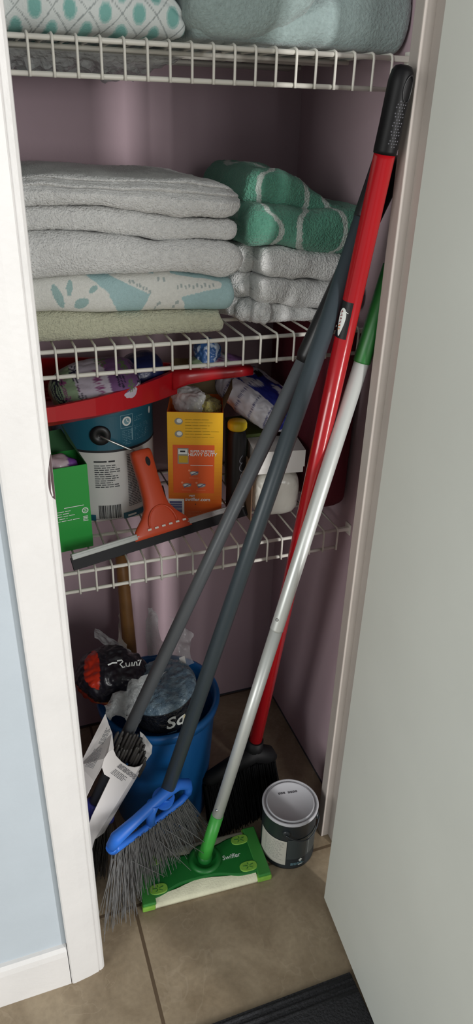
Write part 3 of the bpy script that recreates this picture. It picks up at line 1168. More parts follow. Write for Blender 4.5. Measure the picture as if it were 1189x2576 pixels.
pk = MB()
blob(pk, (0.068, 0.128, flo(0.07) + 0.0365), (0.068, 0.050, 0.026), rotm('Y', -9) @ rotm('X', 18), sub=6, amp=0.003, scale=24, seed=3, power=0.75, col=daisy_col(5))
tag(pk.build('floral_pouch', M_PRINT, None, col=True), 'pale pouch printed with daisies at the left of the red dustpan', 'pouch')
pk = MB()
blob(pk, (0.148, 0.172, flo(0.15) + 0.036), (0.036, 0.042, 0.026), rotm('Y', -14), sub=5, amp=0.003, scale=28, seed=9, power=0.7,
     col=lambda a, b, c: rgb(30, 40, 90) if c > -0.3 else rgb(170, 168, 190))
navy = pk.build('plastic_pack', M_PRINT, None, col=True)
tag(navy, 'dark navy plastic pack with black lettering in the red dustpan', 'pack')
pk = MB()
c_ = at(520, 886, 'y', 0.150)
blob(pk, (c_.x, 0.150, c_.z), (0.020, 0.020, 0.020), None, sub=5, amp=0.004, scale=60, seed=4, power=0.9, fine=0.003, fscale=140,
     col=lambda a, b, c: rgb(196, 214, 236) if nz((a, b, c), 3.2, 2) > 0.24 else rgb(62, 106, 168))
tag(pk.build('wrapped_ball', M_PRINT, None, col=True), 'shiny blue crumpled wrapper peeping over the dustpan handle', 'wrapper')
pk = MB()
c_ = at(545, 912, 'y', 0.150)
blob(pk, (c_.x, 0.150, c_.z + 0.001), (0.046, 0.022, 0.012), rotm('Y', 3), sub=5, amp=0.003, scale=40, seed=6, power=0.8, col=daisy_col(11))
tag(pk.build('floral_pouch', M_PRINT, None, col=True), 'small floral pouch lying on the handle of the red dustpan', 'pouch')

# green carton, front left
gb = thing('carton', 'bright green open carton behind the left casing, white print', 'box', (-0.01, 0.08, Z3))
gx = Vector((0.995, 0.10, 0))
gy = Vector((-0.10, 0.995, 0))
go = Vector((0.0375, 0.064, Z3))
gz = 0.142
W_, D_ = 0.085, 0.060
th = 0.0012


def pan_box(mb, o, ex, ey, w_, d_, h_, th, mi=0, bottom=True):
    """open-topped carton: four thin walls and a base; o is the right-front corner, width runs to -ex"""
    Mx = Matrix(((ex.x, ey.x, 0, o.x), (ex.y, ey.y, 0, o.y), (0, 0, 1, o.z), (0, 0, 0, 1)))
    mb.box((-w_, 0, 0), (0, th, h_), mi, Mx)
    mb.box((-w_, d_ - th, 0), (0, d_, h_), mi, Mx)
    mb.box((-w_, th, 0), (-w_ + th, d_ - th, h_), mi, Mx)
    mb.box((-th, th, 0), (0, d_ - th, h_), mi, Mx)
    mb.box((-w_ + th, th, 0), (-th, d_ - th, th), mi, Mx)
    return Mx


g_ = MB()
Mg = pan_box(g_, go, gx, gy, W_, D_, gz, th)
gb_body = g_.build('box_body', M_GBOX, gb)
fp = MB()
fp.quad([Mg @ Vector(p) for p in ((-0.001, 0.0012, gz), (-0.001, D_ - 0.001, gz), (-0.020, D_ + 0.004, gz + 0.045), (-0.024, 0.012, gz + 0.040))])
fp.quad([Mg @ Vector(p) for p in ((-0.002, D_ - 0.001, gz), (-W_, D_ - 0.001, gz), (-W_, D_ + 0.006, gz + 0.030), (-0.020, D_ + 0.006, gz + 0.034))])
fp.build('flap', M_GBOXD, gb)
dg_ = Decal(plane_fn(go, gx, Vector((0, 0, 1))))
dg_.add(rect2(-0.040, 0.075, -0.010, 0.0762), 0)
dg_.lines(-0.060, -0.014, 0.052, 0.072, 5, 0.0011, 0, 0.5)
dg_.add(disc2(-0.0085, 0.066, 0.0050, 0.0050, 18, 0.72), 0)
dg_.add(rect2(-0.0105, 0.064, -0.0065, 0.0655), 0).add(rect2(-0.0105, 0.0672, -0.0065, 0.0684), 0)
dg_.lines(-0.0125, -0.0045, 0.047, 0.057, 4, 0.0014, 0, 0.2)
dg_.build('printed_label', [M_WINK], gb_body)
pk = MB()
blob(pk, Mg @ Vector((-0.036, 0.026, gz - 0.012)), (0.026, 0.018, 0.020), None, sub=4, amp=0.004, scale=60, seed=2, power=0.8,
     col=lambda a, b, c: rgb(120, 70, 150) if (a > 0.45 and c > 0.1) else rgb(206, 188, 196))
tag(pk.build('plastic_packet', M_PRINT, None, col=True), 'pale pink packet sticking out of the green carton', 'packet')

# orange and yellow carton
oa, ob = Vector((0.1747, 0.1167, Z3)), Vector((0.2585, 0.0882, Z3))
oex = (ob - oa).normalized()
oey = Vector((-oex.y, oex.x, 0))
OW = (ob - oa).length
OH = at(428, 1035, 'y', 0.1167).z - Z3
bx = thing('carton', 'tall orange and yellow open carton of dusters beside the paint bucket', 'box', (ob + oa) / 2)
o_ = MB()
Mo = pan_box(o_, ob, oex, oey, OW, 0.095, OH, 0.0012)
bx_body = o_.build('box_body', M_ORCARD, bx)
fp = MB()
fp.box((-OW + 0.004, 0.093, OH - 0.002), (-0.003, 0.0942, OH + 0.058), 0, Mo @ Matrix.Translation((0, 0, 0)))
fp.build('back_flap', M_CARDIN, bx)
sf = MB()
sf.quad([Mo @ Vector(p) for p in ((-0.0008, 0.004, OH), (-0.0008, 0.090, OH), (0.014, 0.084, OH + 0.036), (0.014, 0.030, OH + 0.030))])
sf.build('side_flap', M_CARDIN, bx)
dc = Decal(plane_fn(oa, oex, Vector((0, 0, 1))))
# colour bands, yellow running down into orange
nb_ = 26
bandm = []
for k in range(nb_):
    v0, v1 = OH * k / nb_, OH * (k + 1) / nb_
    dc.add(rect2(0.0, v0, OW, v1), k)
    t = (k + 0.5) / nb_
    c0, c1 = rgb(206, 86, 22), rgb(244, 186, 34)
    tt = min(1, max(0, (t - 0.12) / 0.7))
    bandm.append(mat('carton_band_%d' % k, tuple(a + (b - a) * tt for a, b in zip(c0, c1)), 0.42))
k0 = nb_
PN, WI, DI, GR, YE, RE, BL = k0, k0 + 1, k0 + 2, k0 + 3, k0 + 4, k0 + 5, k0 + 6


def OU(px):        # photograph column on the carton front -> distance along it
    return px / 150.0 * OW


def OV(py):
    return OH * (1 - py / 275.0)


dc.add(rect2(OU(14), OV(205), OU(128), OV(80)), PN, 0, 0, 0.0003)
for (cx, cy) in ((31, 22), (31, 53)):
    dc.add(disc2(OU(cx), OV(cy), 0.0066, 0.0058, 20), GR, 0, 0, 0.0005)
    dc.add(disc2(OU(cx) + 0.001, OV(cy) + 0.001, 0.0042, 0.0036, 16), WI, 0, 0, 0.0008)
dc.lines(OU(48), OU(140), OV(64), OV(14), 7, 0.0011, YE, 0.4)
dc.add(rect2(OU(27), OV(128), OU(57), OV(88)), GR, 0, 0, 0.0005)
dc.add(rect2(OU(29), OV(103), OU(54), OV(91)), WI, 0, 0, 0.0008)
dc.add(rect2(OU(30), OV(125), OU(55), OV(107)), YE, 0, 0, 0.0008)
dc.add(rect2(OU(34), OV(98), OU(48), OV(94)), DI, 0, 0, 0.0010)
for (s_, sz, cx, cy) in (('HEAVY DUTY', 0.0078, 95, 104), ('SUPER DUSTERS', 0.0055, 95, 95.5), ('swiffer.com', 0.0090, 82, 222), ('VISIT', 0.0046, 66, 212.5)):
    dc.add(text_shape(s_, sz, 0.0, 0.00012), WI, OU(cx), OV(cy), 0.0008)
dc.lines(OU(70), OU(122), OV(126), OV(110), 4, 0.0010, WI, 0.4)
dc.add(rect2(OU(62), OV(132), OU(124), OV(130.8)), WI, 0, 0, 0.0008)
for (cx, cy) in ((72, 152), (52, 184), (92, 184)):
    dc.add(disc2(OU(cx), OV(cy), 0.0072, 0.0038, 20), GR, 0, 0, 0.0006)
    dc.add(disc2(OU(cx), OV(cy) + 0.0004, 0.0056, 0.0018, 18), WI, 0, 0, 0.0009)
    dc.add(stroke2([(OU(cx - 8), OV(cy + 6)), (OU(cx), OV(cy + 1)), (OU(cx + 12), OV(cy - 4))], 0.0016), BL, 0, 0, 0.0011)
    dc.add(disc2(OU(cx - 13), OV(cy - 7), 0.0019, 0.0019, 14), RE, 0, 0, 0.0009)
    dc.add(rect2(OU(cx - 14), OV(cy + 13), OU(cx + 12), OV(cy + 12)), RE, 0, 0, 0.0009)
dc.add(rect2(OU(-0.0), OV(270), OU(44), OV(221)), WI, 0, 0, 0.0004)
for (a_, b_) in ((227, 233), (234.5, 238), (239, 246), (247, 249), (250, 258), (259, 264)):
    dc.add(rect2(OU(3), OV(b_), OU(38), OV(a_)), BL, 0, 0, 0.0007)
dc.add(disc2(OU(76), OV(235), 0.0009, 0.0009, 10), DI, 0, 0, 0.0006)
dc.lines(OU(55), OU(104), OV(266), OV(254), 3, 0.0008, RE, 0.4)
dc.build('printed_label', bandm + [M_ORPANEL, M_WINK, M_INKB, mat('grey_ink', rgb(150, 150, 140), 0.5), mat('mustard_ink', rgb(206, 168, 40), 0.5), mat('salmon_ink', rgb(246, 160, 120), 0.5), mat('slate_ink', rgb(96, 100, 140), 0.5)], bx_body)
pk = MB()
blob(pk, Mo @ Vector((-OW * 0.62, 0.048, OH + 0.001)), (0.024, 0.030, 0.020), None, sub=5, amp=0.006, scale=50, seed=12, power=0.8, fine=0.004, fscale=110)
tag(pk.build('plastic_bag', M_CLEAR, None), 'clear plastic bag bunched in the mouth of the orange carton', 'bag')
pk = MB()
blob(pk, Mo @ Vector((-OW * 0.30, 0.052, OH - 0.016)), (0.020, 0.028, 0.020), None, sub=5, amp=0.008, scale=60, seed=15, power=0.9, fine=0.005, fscale=160, col=lambda a, b, c: rgb(160, 150, 84))
tag(pk.build('duster_refill', M_TERRY, None, col=True), 'pale yellow fluffy duster inside the orange carton', 'duster')

# squeegee lying across the shelf and propped on the bucket
sqa, sqb = Vector((-0.0022, 0.0089, 0)), Vector((0.3024, 0.082, 0))
sx = (sqb - sqa).normalized()
mid = (sqa + sqb) / 2
htop = at(351, 1134, 'y', 0.116)
base = Vector((mid.x, mid.y, 0))
hb_ = at(412, 1362, 'y', 0.048)
base = Vector((hb_.x, hb_.y, Z3 + 0.0165))
sv = (htop - base)
HL = sv.length
sv.normalize()
sx = (sx - sv * sx.dot(sv)).normalized()
sn = sx.cross(sv).normalized()
if sn.y > 0:
    sn = -sn
sq = thing('squeegee', 'orange-red squeegee with black rubber blade propped on the paint bucket', 'squeegee', base)
Ms = Matrix(((sx.x, sv.x, sn.x, base.x), (sx.y, sv.y, sn.y, base.y), (sx.z, sv.z, sn.z, base.z), (0, 0, 0, 1)))
u0, u1 = -0.157, 0.157
MB().box((u0, -0.0165, -0.002), (u1, 0.003, 0.0015), 0, Ms, 0.0006).build('rubber_blade', M_RUBBER, sq)
ch = MB()
ch.box((u0 + 0.002, -0.001, -0.004), (u1 - 0.002, 0.0085, 0.0035), 0, Ms, 0.0012)
ch.box((u0 + 0.002, 0.0032, 0.0034), (u1 - 0.002, 0.0046, 0.0044), 0, Ms)
ch.build('channel', M_SILVER, sq)
fh = MB()
rows = [(-0.003, 0.052, 0.0055), (0.004, 0.052, 0.0065), (0.014, 0.045, 0.008), (0.028, 0.031, 0.0095), (0.042, 0.0215, 0.011), (0.056, 0.0185, 0.012),
        (0.09, 0.0172, 0.0125), (HL - 0.03, 0.0176, 0.0125), (HL - 0.008, 0.0180, 0.0125), (HL - 0.001, 0.0170, 0.0115), (HL + 0.001, 0.0145, 0.009)]
vs, fs = [], []
sg = 28
for (v, hw_, tk) in rows:
    for k in range(sg):
        a = 2 * math.pi * k / sg
        ca, sa = math.cos(a), math.sin(a)
        ca = math.copysign(abs(ca) ** 0.7, ca)
        sa = math.copysign(abs(sa) ** 0.8, sa)
        vs.append(Ms @ Vector((hw_ * ca, v, tk * sa)))
for i in range(len(rows) - 1):
    for k in range(sg):
        fs.append((i * sg + k, i * sg + (k + 1) % sg, (i + 1) * sg + (k + 1) % sg, (i + 1) * sg + k))
fs += [tuple(reversed(range(sg))), tuple(range((len(rows) - 1) * sg, len(rows) * sg))]
fh.add(vs, fs, 0, True)
# raised arch on the flare
arch = []
for k in range(17):
    a = math.pi * k / 16
    arch.append(Ms @ Vector((0.024 * math.cos(a), 0.012 + 0.030 * math.sin(a), 0.0088 + 0.0018 * math.sin(a))))
fh.tube(arch, 0.0017, 8)
fh_o = fh.build('handle', M_ORANGEPL, sq)
hh_ = MB()
fnn = lambda u, v, l: Ms @ Vector((u, v, 0.0128 + l))
for (uu, vv_, ru, rv) in ((0.003, HL - 0.020, 0.0040, 0.0075),):
    s2, f2 = disc2(uu, vv_, ru, rv, 20)
    hh_.add([fnn(u, v, 0) for u, v in s2], f2, 0, False)
hh_.build('hanging_hole', M_BLACK, fh_o)
sl = MB()
for k in range(6):
    uu = -0.029 + k * 0.0125
    s2, f2 = rect2(uu, 0.0075, uu + 0.0062, 0.0105)
    sl.add([Ms @ Vector((u, v, 0.0094)) for u, v in s2], f2, 0, False)
sl.build('slots', M_WIRE, fh_o)

# black spray bottle with yellow cap
bc = Vector((0.2885, 0.1040, Z3))
bt = thing('bottle', 'slim black bottle with a flat yellow cap right of the orange carton', 'bottle', bc)
hcap = at(595, 1072, 'y', 0.106).z - Z3
MB().lathe([(0, 0), (0.0148, 0), (0.0160, 0.003), (0.0160, hcap - 0.020), (0.0140, hcap - 0.008), (0.0115, hcap - 0.002), (0, hcap - 0.002)], bc, 36).build('bottle_body', M_BLACK, bt)
bt_body = [c for c in bt.children][0]
MB().lathe([(0, hcap - 0.004), (0.0140, hcap - 0.004), (0.0160, hcap - 0.001), (0.0160, hcap + 0.006), (0.0145, hcap + 0.0095), (0, hcap + 0.0105)], bc, 36).build('cap', mat('yellow_plastic', rgb(232, 200, 40), 0.35), bt)
db_ = Decal(cyl_fn(bc, 0.0160, 0.0004))
sw_ = []
for k in range(60):
    t = k / 59
    sw_.append((0.004 + 0.0035 * math.sin(t * 31 + 0.5) + 0.002 * math.sin(t * 13), 0.035 + 0.075 * t + 0.003 * math.cos(t * 31)))
db_.add(stroke2(sw_, 0.0013), 0)
db_.lines(-0.004, 0.006, 0.012, 0.030, 6, 0.0010, 0, 0.3)
db_.build('printed_label', [mat('silver_ink', rgb(150, 156, 168), 0.35, metal=0.4)], bt_body)

# olive box, brown board, white carton, wrapped roll, blue pack
ol = thing('carton', 'olive green closed carton behind the slim black bottle', 'box', (0.33, 0.17, Z3))
MB().box((0.306, 0.128, Z3), (0.368, 0.212, 0.742), 0, None, 0.0015).build('box_body', mat('dark_olive_card', rgb(70, 84, 44), 0.6), ol)
MB().box((0.305, 0.126, 0.7422), (0.369, 0.213, 0.7482), 0, None, 0.001).build('lid', M_OLIVE, ol)
wb = thing('carton', 'white carton on the white wrapped roll, crossed by the poles', 'box', (0.35, 0.09, 0.70))
zc0, zc1 = 0.700, 0.7395
Mw = Matrix.Translation((0.352, 0.093, 0)) @ Matrix.Rotation(math.radians(-9), 4, 'Z')
MB().box((-0.040, -0.030, zc0), (0.043, 0.030, zc1), 0, Mw, 0.001).build('box_body', M_WCARD, wb)
fw = MB()
fw.box((-0.041, -0.0315, zc1), (0.044, 0.031, zc1 + 0.002), 0, Mw)
fw.box((-0.041, -0.033, zc0 + 0.012), (0.044, -0.0312, zc1 + 0.002), 0, Mw)
fw.build('lid', M_WCARD, wb)
bd = MB()
bd.box((0.3025, 0.066, Z3), (0.3050, 0.124, 0.722), 0, None, 0.0006)
tag(bd.build('cardboard_sheet', M_BROWN, None), 'brown cardboard sheet on edge left of the white wrapped roll', 'cardboard')
wr = MB()
blob(wr, (0.3535, 0.092, (Z3 + zc0) / 2 - 0.0004), (0.0405, 0.034, (zc0 - Z3) / 2 - 0.0022), rotm('Z', -9), sub=6, amp=0.0022, scale=26, seed=21, power=0.55)
tag(wr.build('wrapped_roll', M_WRAP, None), 'glossy white plastic-wrapped roll under the white carton', 'roll')


def pack_col(a, b, c):
    n1 = nz((a * 1.3, b * 1.3, c), 1.7, 5)
    if -0.30 < a < -0.12 and 0.05 < b < 0.45 and c > 0:
        return rgb(20, 20, 26)
    if b > 0.40 or (a < -0.25 and b > -0.15) or n1 > 0.14 or b < -0.72:
        s = abs(math.sin(a * 9 + 1))
        return rgb(206, 206, 216) if s > 0.12 else rgb(60, 66, 120)
    if a < -0.8:
        return rgb(40, 46, 60)
    return rgb(34, 44, 130) if n1 < 0.12 else rgb(62, 84, 176)


bp_ = MB()
blob(bp_, (0.339, 0.150, 0.806), (0.080, 0.045, 0.030), rotm('Z', -52) @ rotm('Y', 22), sub=6, amp=0.004, scale=26, seed=33, power=0.7, fine=0.002, fscale=90, col=pack_col)
tag(bp_.build('plastic_pack', M_PRINT, None, col=True), 'blue and white glossy plastic pack lying on the olive carton', 'pack')

# maroon cloth bag against the right wall
mr_ = MB()
V, F = [], []
nz_, ns_ = 40, 64
mx0, mx1, my0, my1 = 0.4010, 0.4580, 0.0095, 0.262
for i in range(nz_ + 1):
    t = i / nz_
    z = 0.637 + (0.9385 - 0.637) * t
    for k in range(ns_):
        a = 2 * math.pi * k / ns_
        ca, sa = math.cos(a), math.sin(a)
        ca = math.copysign(abs(ca) ** 0.45, ca)
        sa = math.copysign(abs(sa) ** 0.45, sa)
        tp = 1 - 0.25 * max(0, 1 - t * 9) ** 2
        x = (mx0 + mx1) / 2 + (mx1 - mx0) / 2 * ca * (0.90 + 0.06 * min(1, t * 1.2)) * tp
        y = (my0 + my1) / 2 + (my1 - my0) / 2 * sa * tp
        d = 0.0026 * math.sin(a * 15 + 2 * nz((a, t * 2, 0), 1, 3)) * (0.4 + t)
        V.append(Vector((min(x + d * ca, 0.4585), y + d * sa * 0.6, z)))
for i in range(nz_):
    for k in range(ns_):
        F.append((i * ns_ + k, i * ns_ + (k + 1) % ns_, (i + 1) * ns_ + (k + 1) % ns_, (i + 1) * ns_ + k))
F.append(tuple(reversed(range(ns_))))
F.append(tuple(range(nz_ * ns_, (nz_ + 1) * ns_)))
mr_.add(V, F, 0, True)
mbag = mr_.build('cloth_bag', M_MAROON, None)
tag(mbag, 'dark maroon cloth bag hanging from the middle shelf by the right closet wall', 'bag')
for yy in (0.105, 0.155):
    lp = []
    for k in range(17):
        a = math.pi * k / 16
        lp.append((0.430, yy + 0.0056 * math.cos(a), 0.9470 + 0.0068 * math.sin(a)))
    lp = [(0.430, yy + 0.0056, 0.930)] + lp + [(0.430, yy - 0.0056, 0.930)]
    MB().tube(lp, 0.0018, 8).build('strap', M_MAROON, mbag)

# ------------------------------------------------------------------ floor of the closet
# blue bucket
BC = Vector((0.135, 0.066, 0.0))
BH, BR, BB = 0.280, 0.113, 0.089
bu = thing('bucket', 'round blue plastic bucket full of bags on the closet floor', 'bucket', BC)
MB().lathe([(0.0, 0.0), (BB - 0.003, 0.0), (BB, 0.004), (BR - 0.010, BH - 0.045), (BR - 0.009, BH - 0.03), (BR - 0.009, BH - 0.012),
            (BR - 0.012, BH - 0.012), (BR - 0.013, BH - 0.03), (BB - 0.004, 0.006), (0.0, 0.006)], BC, 72).build('pail', M_BUCKETBLUE, bu)
MB().lathe([(BR - 0.0125, BH - 0.014), (BR - 0.0105, BH - 0.003), (BR - 0.006, BH), (BR - 0.001, BH - 0.002), (BR, BH - 0.006), (BR - 0.003, BH - 0.020), (BR - 0.0085, BH - 0.022)], BC, 72).build('rim', M_BUCKETBLUE, bu)

# plunger
pt, pm = at(303, 1385, 'y', 0.262), at(327, 1640, 'y', 0.215)
pd = (pm - pt).normalized()
pbm = pt + pd * 0.42
ps = thing('plunger', 'wooden-handled plunger standing in the blue bucket', 'plunger', pbm)
MB().tube([pt + pd * 0.004, pt + pd * 0.05, pt + pd * 0.2, pbm], [0.0115, 0.0118, 0.0135, 0.0140], 20).build('handle', M_WOOD, ps)
cpz = MB()
cpz.tube([pt - pd * 0.006, pt + pd * 0.006], [0.0135, 0.0135], 20)
lp = []
ax1 = Vector((1, 0, 0))
for k in range(13):
    a = math.pi * k / 12
    lp.append(pt + ax1 * (0.011 * math.cos(a)) - pd * (0.004 + 0.012 * math.sin(a)))
cpz.tube(lp, 0.0026, 8)
cpz.build('hanging_cap', M_BLACK, ps)
MB().lathe([(0.0, -0.004), (0.020, -0.002), (0.030, 0.012), (0.036, 0.03), (0.037, 0.045), (0.033, 0.045), (0.026, 0.016), (0.0, 0.010)], pbm, 40, 0, pd).build('rubber_cup', M_RUBBER, ps)


# things in the bucket
def bagcol(a, b, c):
    if a < -0.52 and c > 0.48:
        return rgb(206, 56, 34)
    if a < -0.05 and c < -0.30 and b < 0.3:
        return rgb(150, 50, 34) if nz((a, b, c), 4, 1) < 0.3 else rgb(176, 110, 56)
    return rgb(38, 36, 44)


cb = at(285, 1690, 'y', 0.085)
bg_ = thing('plastic_sack', 'black and orange plastic sack in the back left of the blue bucket', 'bag', (cb.x, 0.085, 0.25))
sk = MB()
Mk = rotm('Y', 12) @ rotm('X', 22)
blob(sk, (cb.x - 0.002, 0.090, cb.z - 0.012), (0.062, 0.046, 0.048), Mk, sub=6, amp=0.008, scale=30, seed=41, power=0.85, fine=0.004, fscale=80, col=bagcol)
sk_o = sk.build('sack_body', M_PRINT, bg_, col=True)
# white brush lettering, not legible in the photograph: a lively stroke
so_ = at(318, 1668, 'y', 0.048)
dk = Decal(plane_fn(so_ + Vector((0, -0.008, 0.004)), Vector((0.985, 0.0, -0.17)), Vector((0.13, 0.42, 0.90)).normalized()))
dk.add(stroke2([(-0.034, 0.001), (-0.026, 0.004), (-0.018, 0.004)], 0.0026), 0)
dk.add(stroke2([(-0.018, 0.007), (-0.010, 0.008), (-0.008, 0.005), (-0.013, 0.001), (-0.008, -0.005), (-0.004, -0.004)], 0.0024), 0)
dk.add(stroke2([(-0.003, 0.003), (-0.002, -0.003), (0.002, -0.004), (0.004, 0.003), (0.004, -0.004)], 0.0020), 0)
dk.add(stroke2([(0.008, 0.003), (0.008, -0.004)], 0.0022), 0)
dk.add(stroke2([(0.011, -0.004), (0.013, 0.003), (0.016, 0.003), (0.017, -0.004)], 0.0020), 0)
dk.add(stroke2([(0.018, 0.005), (0.024, 0.006), (0.020, -0.004)], 0.0022), 0)
dk.build('lettering', [M_WINK], sk_o)
# sheet of clear wrap standing up behind it
wp = MB()
V, F = [], []
for i in range(19):
    for j in range(9):
        s, t = i / 18, j / 8
        p = at(238 + 92 * s, 1590 + 60 * s + (-12 + 26 * t), 'y', 0.10 + 0.02 * t)
        p += Vector((0, 0.006 * nz((s * 6, t * 3, 0), 1, 2), 0.004 * nz((s * 7, t * 3, 4), 1, 2)))
        V.append(p)
for i in range(18):
    for j in range(8):
        F.append((i * 9 + j, i * 9 + j + 1, (i + 1) * 9 + j + 1, (i + 1) * 9 + j))
wp.add(V, F, 0, True)
wp.build('clear_film', M_CLEAR, bg_)


# round shiny package with dark band
def pkcol(t):
    return t


pc = at(400, 1770, 'y', 0.030)
pax = Vector((-0.20, -0.04, 0.97)).normalized()
pkg = thing('round_package', 'round grey-blue plastic package with a black lettered band in blue bucket', 'package', (0.135, 0.05, 0.2))
V, F, C = [], [], []
pa = Vector((1, 0, 0)); pa = (pa - pax * pa.dot(pax)).normalized(); pb2 = pax.cross(pa)
ptop = Vector((0.1290, 0.0320, 0.334))
rings = [(0.0, 0.006, 0), (0.018, 0.0075, 0), (0.034, 0.006, 0), (0.050, 0.003, 0), (0.058, -0.001, 0), (0.0625, -0.006, 0), (0.0645, -0.010, 1), (0.0650, -0.03, 1), (0.0645, -0.055, 1), (0.058, -0.062, 1), (0.0, -0.064, 1)]
sg = 96
fine_rings = []
for (a_, b_) in zip(rings, rings[1:]):
    for q_ in range(4):
        t = q_ / 4
        fine_rings.append((a_[0] + (b_[0] - a_[0]) * t, a_[1] + (b_[1] - a_[1]) * t, a_[2]))
fine_rings.append(rings[-1])
for (r, h, k) in fine_rings:
    for j in range(sg):
        q_ = 2 * math.pi * j / sg
        p = ptop + pax * h + (pa * math.cos(q_) + pb2 * math.sin(q_)) * max(r, 1e-4)
        if k == 0:
            p += pax * (0.004 * abs(nz(p, 60, 3)) + 0.003 * abs(nz(p, 150, 8)))
        V.append(p)
        C.append(rgb(28, 30, 36) if k else (rgb(128, 150, 164) if nz(p, 90, 6) > 0 else rgb(106, 130, 148)))
for i in range(len(fine_rings) - 1):
    for j in range(sg):
        F.append((i * sg + j, i * sg + (j + 1) % sg, (i + 1) * sg + (j + 1) % sg, (i + 1) * sg + j))
pk = MB()
pk.add(V, F, 0, True, C)
pkg_o = pk.build('package_body', M_GREYBLUE, pkg, col=True)


def pfn(u, v, l):
    q_ = u / 0.065
    # angle measured from the direction facing the room
    d0 = -pb2 if pb2.y > 0 else pb2
    d = d0 * math.cos(q_) + pa * math.sin(q_)
    return ptop + pax * (v - 0.034) + d * (0.0660 + l)


dk = Decal(pfn)
dk.add(text_shape('S', 0.036, 0.28, 0.0008), 0, -0.006, 0.0)
dk.add(text_shape('q', 0.036, 0.28, 0.0008), 0, 0.012, 0.0)
dk.add(stroke2([(0.019, -0.016), (0.024, 0.004)], 0.0060), 1, 0, 0, 0.0005)
dk.lines(-0.014, 0.002, -0.0235, -0.0205, 1, 0.0014, 2, 0.2)
dk.build('lettering', [M_WINK, mat('cream_ink', rgb(226, 214, 168), 0.5), M_LINK], pkg_o)


def crumple_sheet(rows_px, ys, mats, amp=0.006, seed=1):
    """sheet through rows of photograph positions, each with its depth"""
    nr, nc = len(rows_px), len(rows_px[0])
    V, F = [], []
    S = 5
    NR, NC = (nr - 1) * S + 1, (nc - 1) * S + 1
    P = [[at(x, y, 'y', ys[i]) for (x, y) in rows_px[i]] for i in range(nr)]
    for i in range(NR):
        for j in range(NC):
            a, b = min(i // S, nr - 2), min(j // S, nc - 2)
            s, t = i / S - a, j / S - b
            p = P[a][b].lerp(P[a][b + 1], t).lerp(P[a + 1][b].lerp(P[a + 1][b + 1], t), s)
            p = p + Vector((nz(p, 70, seed), nz(p, 60, seed + 4), nz(p, 70, seed + 8))) * amp
            V.append(p)
    for i in range(NR - 1):
        for j in range(NC - 1):
            F.append((i * NC + j, i * NC + j + 1, (i + 1) * NC + j + 1, (i + 1) * NC + j))
    mb = MB()
    mb.add(V, F, 0, True)
    return mb


# clear film fallen over the left of the package
cf = crumple_sheet([[(300, 1735), (360, 1700), (420, 1690)], [(262, 1770), (310, 1765), (370, 1760)], [(262, 1800), (300, 1810), (345, 1822)]], [0.02, 0.0, -0.02], M_CLEAR, 0.010, 6)
cf.build('clear_film', M_CRINK, pkg)
cbg = crumple_sheet([[(432, 1545), (452, 1575), (474, 1580)], [(418, 1620), (450, 1625), (482, 1620)], [(415, 1690), (450, 1690), (480, 1690)], [(428, 1760), (455, 1750), (476, 1745)]], [0.13, 0.11, 0.10, 0.085], M_CLEAR, 0.012, 16)
cbo = cbg.build('plastic_bag', M_CLEAR, None)
tag(cbo, 'clear crumpled plastic bag standing up at the right of the blue bucket', 'bag')
ws = MB()
pA, pB, pC, pD = at(450, 1655, 'y', 0.075), at(464, 1650, 'y', 0.075), at(484, 1745, 'y', 0.03), at(473, 1768, 'y', 0.03)
nn = (pB - pA).cross(pC - pB).normalized() * 0.0012
ws.add([pA, pB, pC, pD, pA + nn, pB + nn, pC + nn, pD + nn], [(0, 1, 2, 3), (7, 6, 5, 4), (0, 4, 5, 1), (1, 5, 6, 2), (2, 6, 7, 3), (3, 7, 4, 0)], 0, False)
tag(ws.build('paper_strip', M_WCARD, None), 'white folded paper strip at the right inside the blue bucket', 'paper')
wg = crumple_sheet([[(372, 1530), (380, 1526), (392, 1535)], [(366, 1580), (384, 1580), (402, 1585)], [(370, 1650), (390, 1650), (412, 1640)]], [0.25, 0.21, 0.16], M_CRINK, 0.006, 26)
wgo = wg.build('plastic_bag', M_CRINK, None)
tag(wgo, 'grey translucent plastic sheet against the wall right of the plunger', 'bag')
wg = crumple_sheet([[(300, 1530), (304, 1528), (312, 1535)], [(296, 1580), (304, 1580), (314, 1585)], [(302, 1640), (312, 1642), (322, 1640)]], [0.27, 0.25, 0.19], M_CRINK, 0.006, 29)
wgo = wg.build('plastic_bag', M_WRAP, None)
tag(wgo, 'narrow white plastic bag edge behind the plunger handle', 'bag')

# ---- poles
# red-handled black broom
rt, rbm_ = Vector((0.3832, -0.122, 1.2590)), Vector((0.3042, 0.0, 0.1600))
rd = (rbm_ - rt).normalized()
gripend = at(962, 385, 'y', -0.107)
gl = (gripend - rt).dot(rd)
rb_ = thing('broom', 'black angled broom with a glossy red handle and black grip', 'broom', (0.30, 0.03, 0), 'brooms and mop leaning in the closet')
rh_o = MB().tube([rt + rd * (gl - 0.02), rbm_ + rd * 0.015], 0.0125, 28).build('handle', M_RED, rb_)
gp_ = MB()
gp_.tube([rt - rd * 0.012, rt - rd * 0.0105, rt - rd * 0.006, rt + rd * 0.004, rt + rd * 0.02, rt + rd * 0.045, rt + rd * (gl - 0.004), rt + rd * gl],
         [0.004, 0.0090, 0.0122, 0.0138, 0.0137, 0.0134, 0.0136, 0.0133], 28)
gp_o = gp_.build('grip', M_GRIP, rb_)
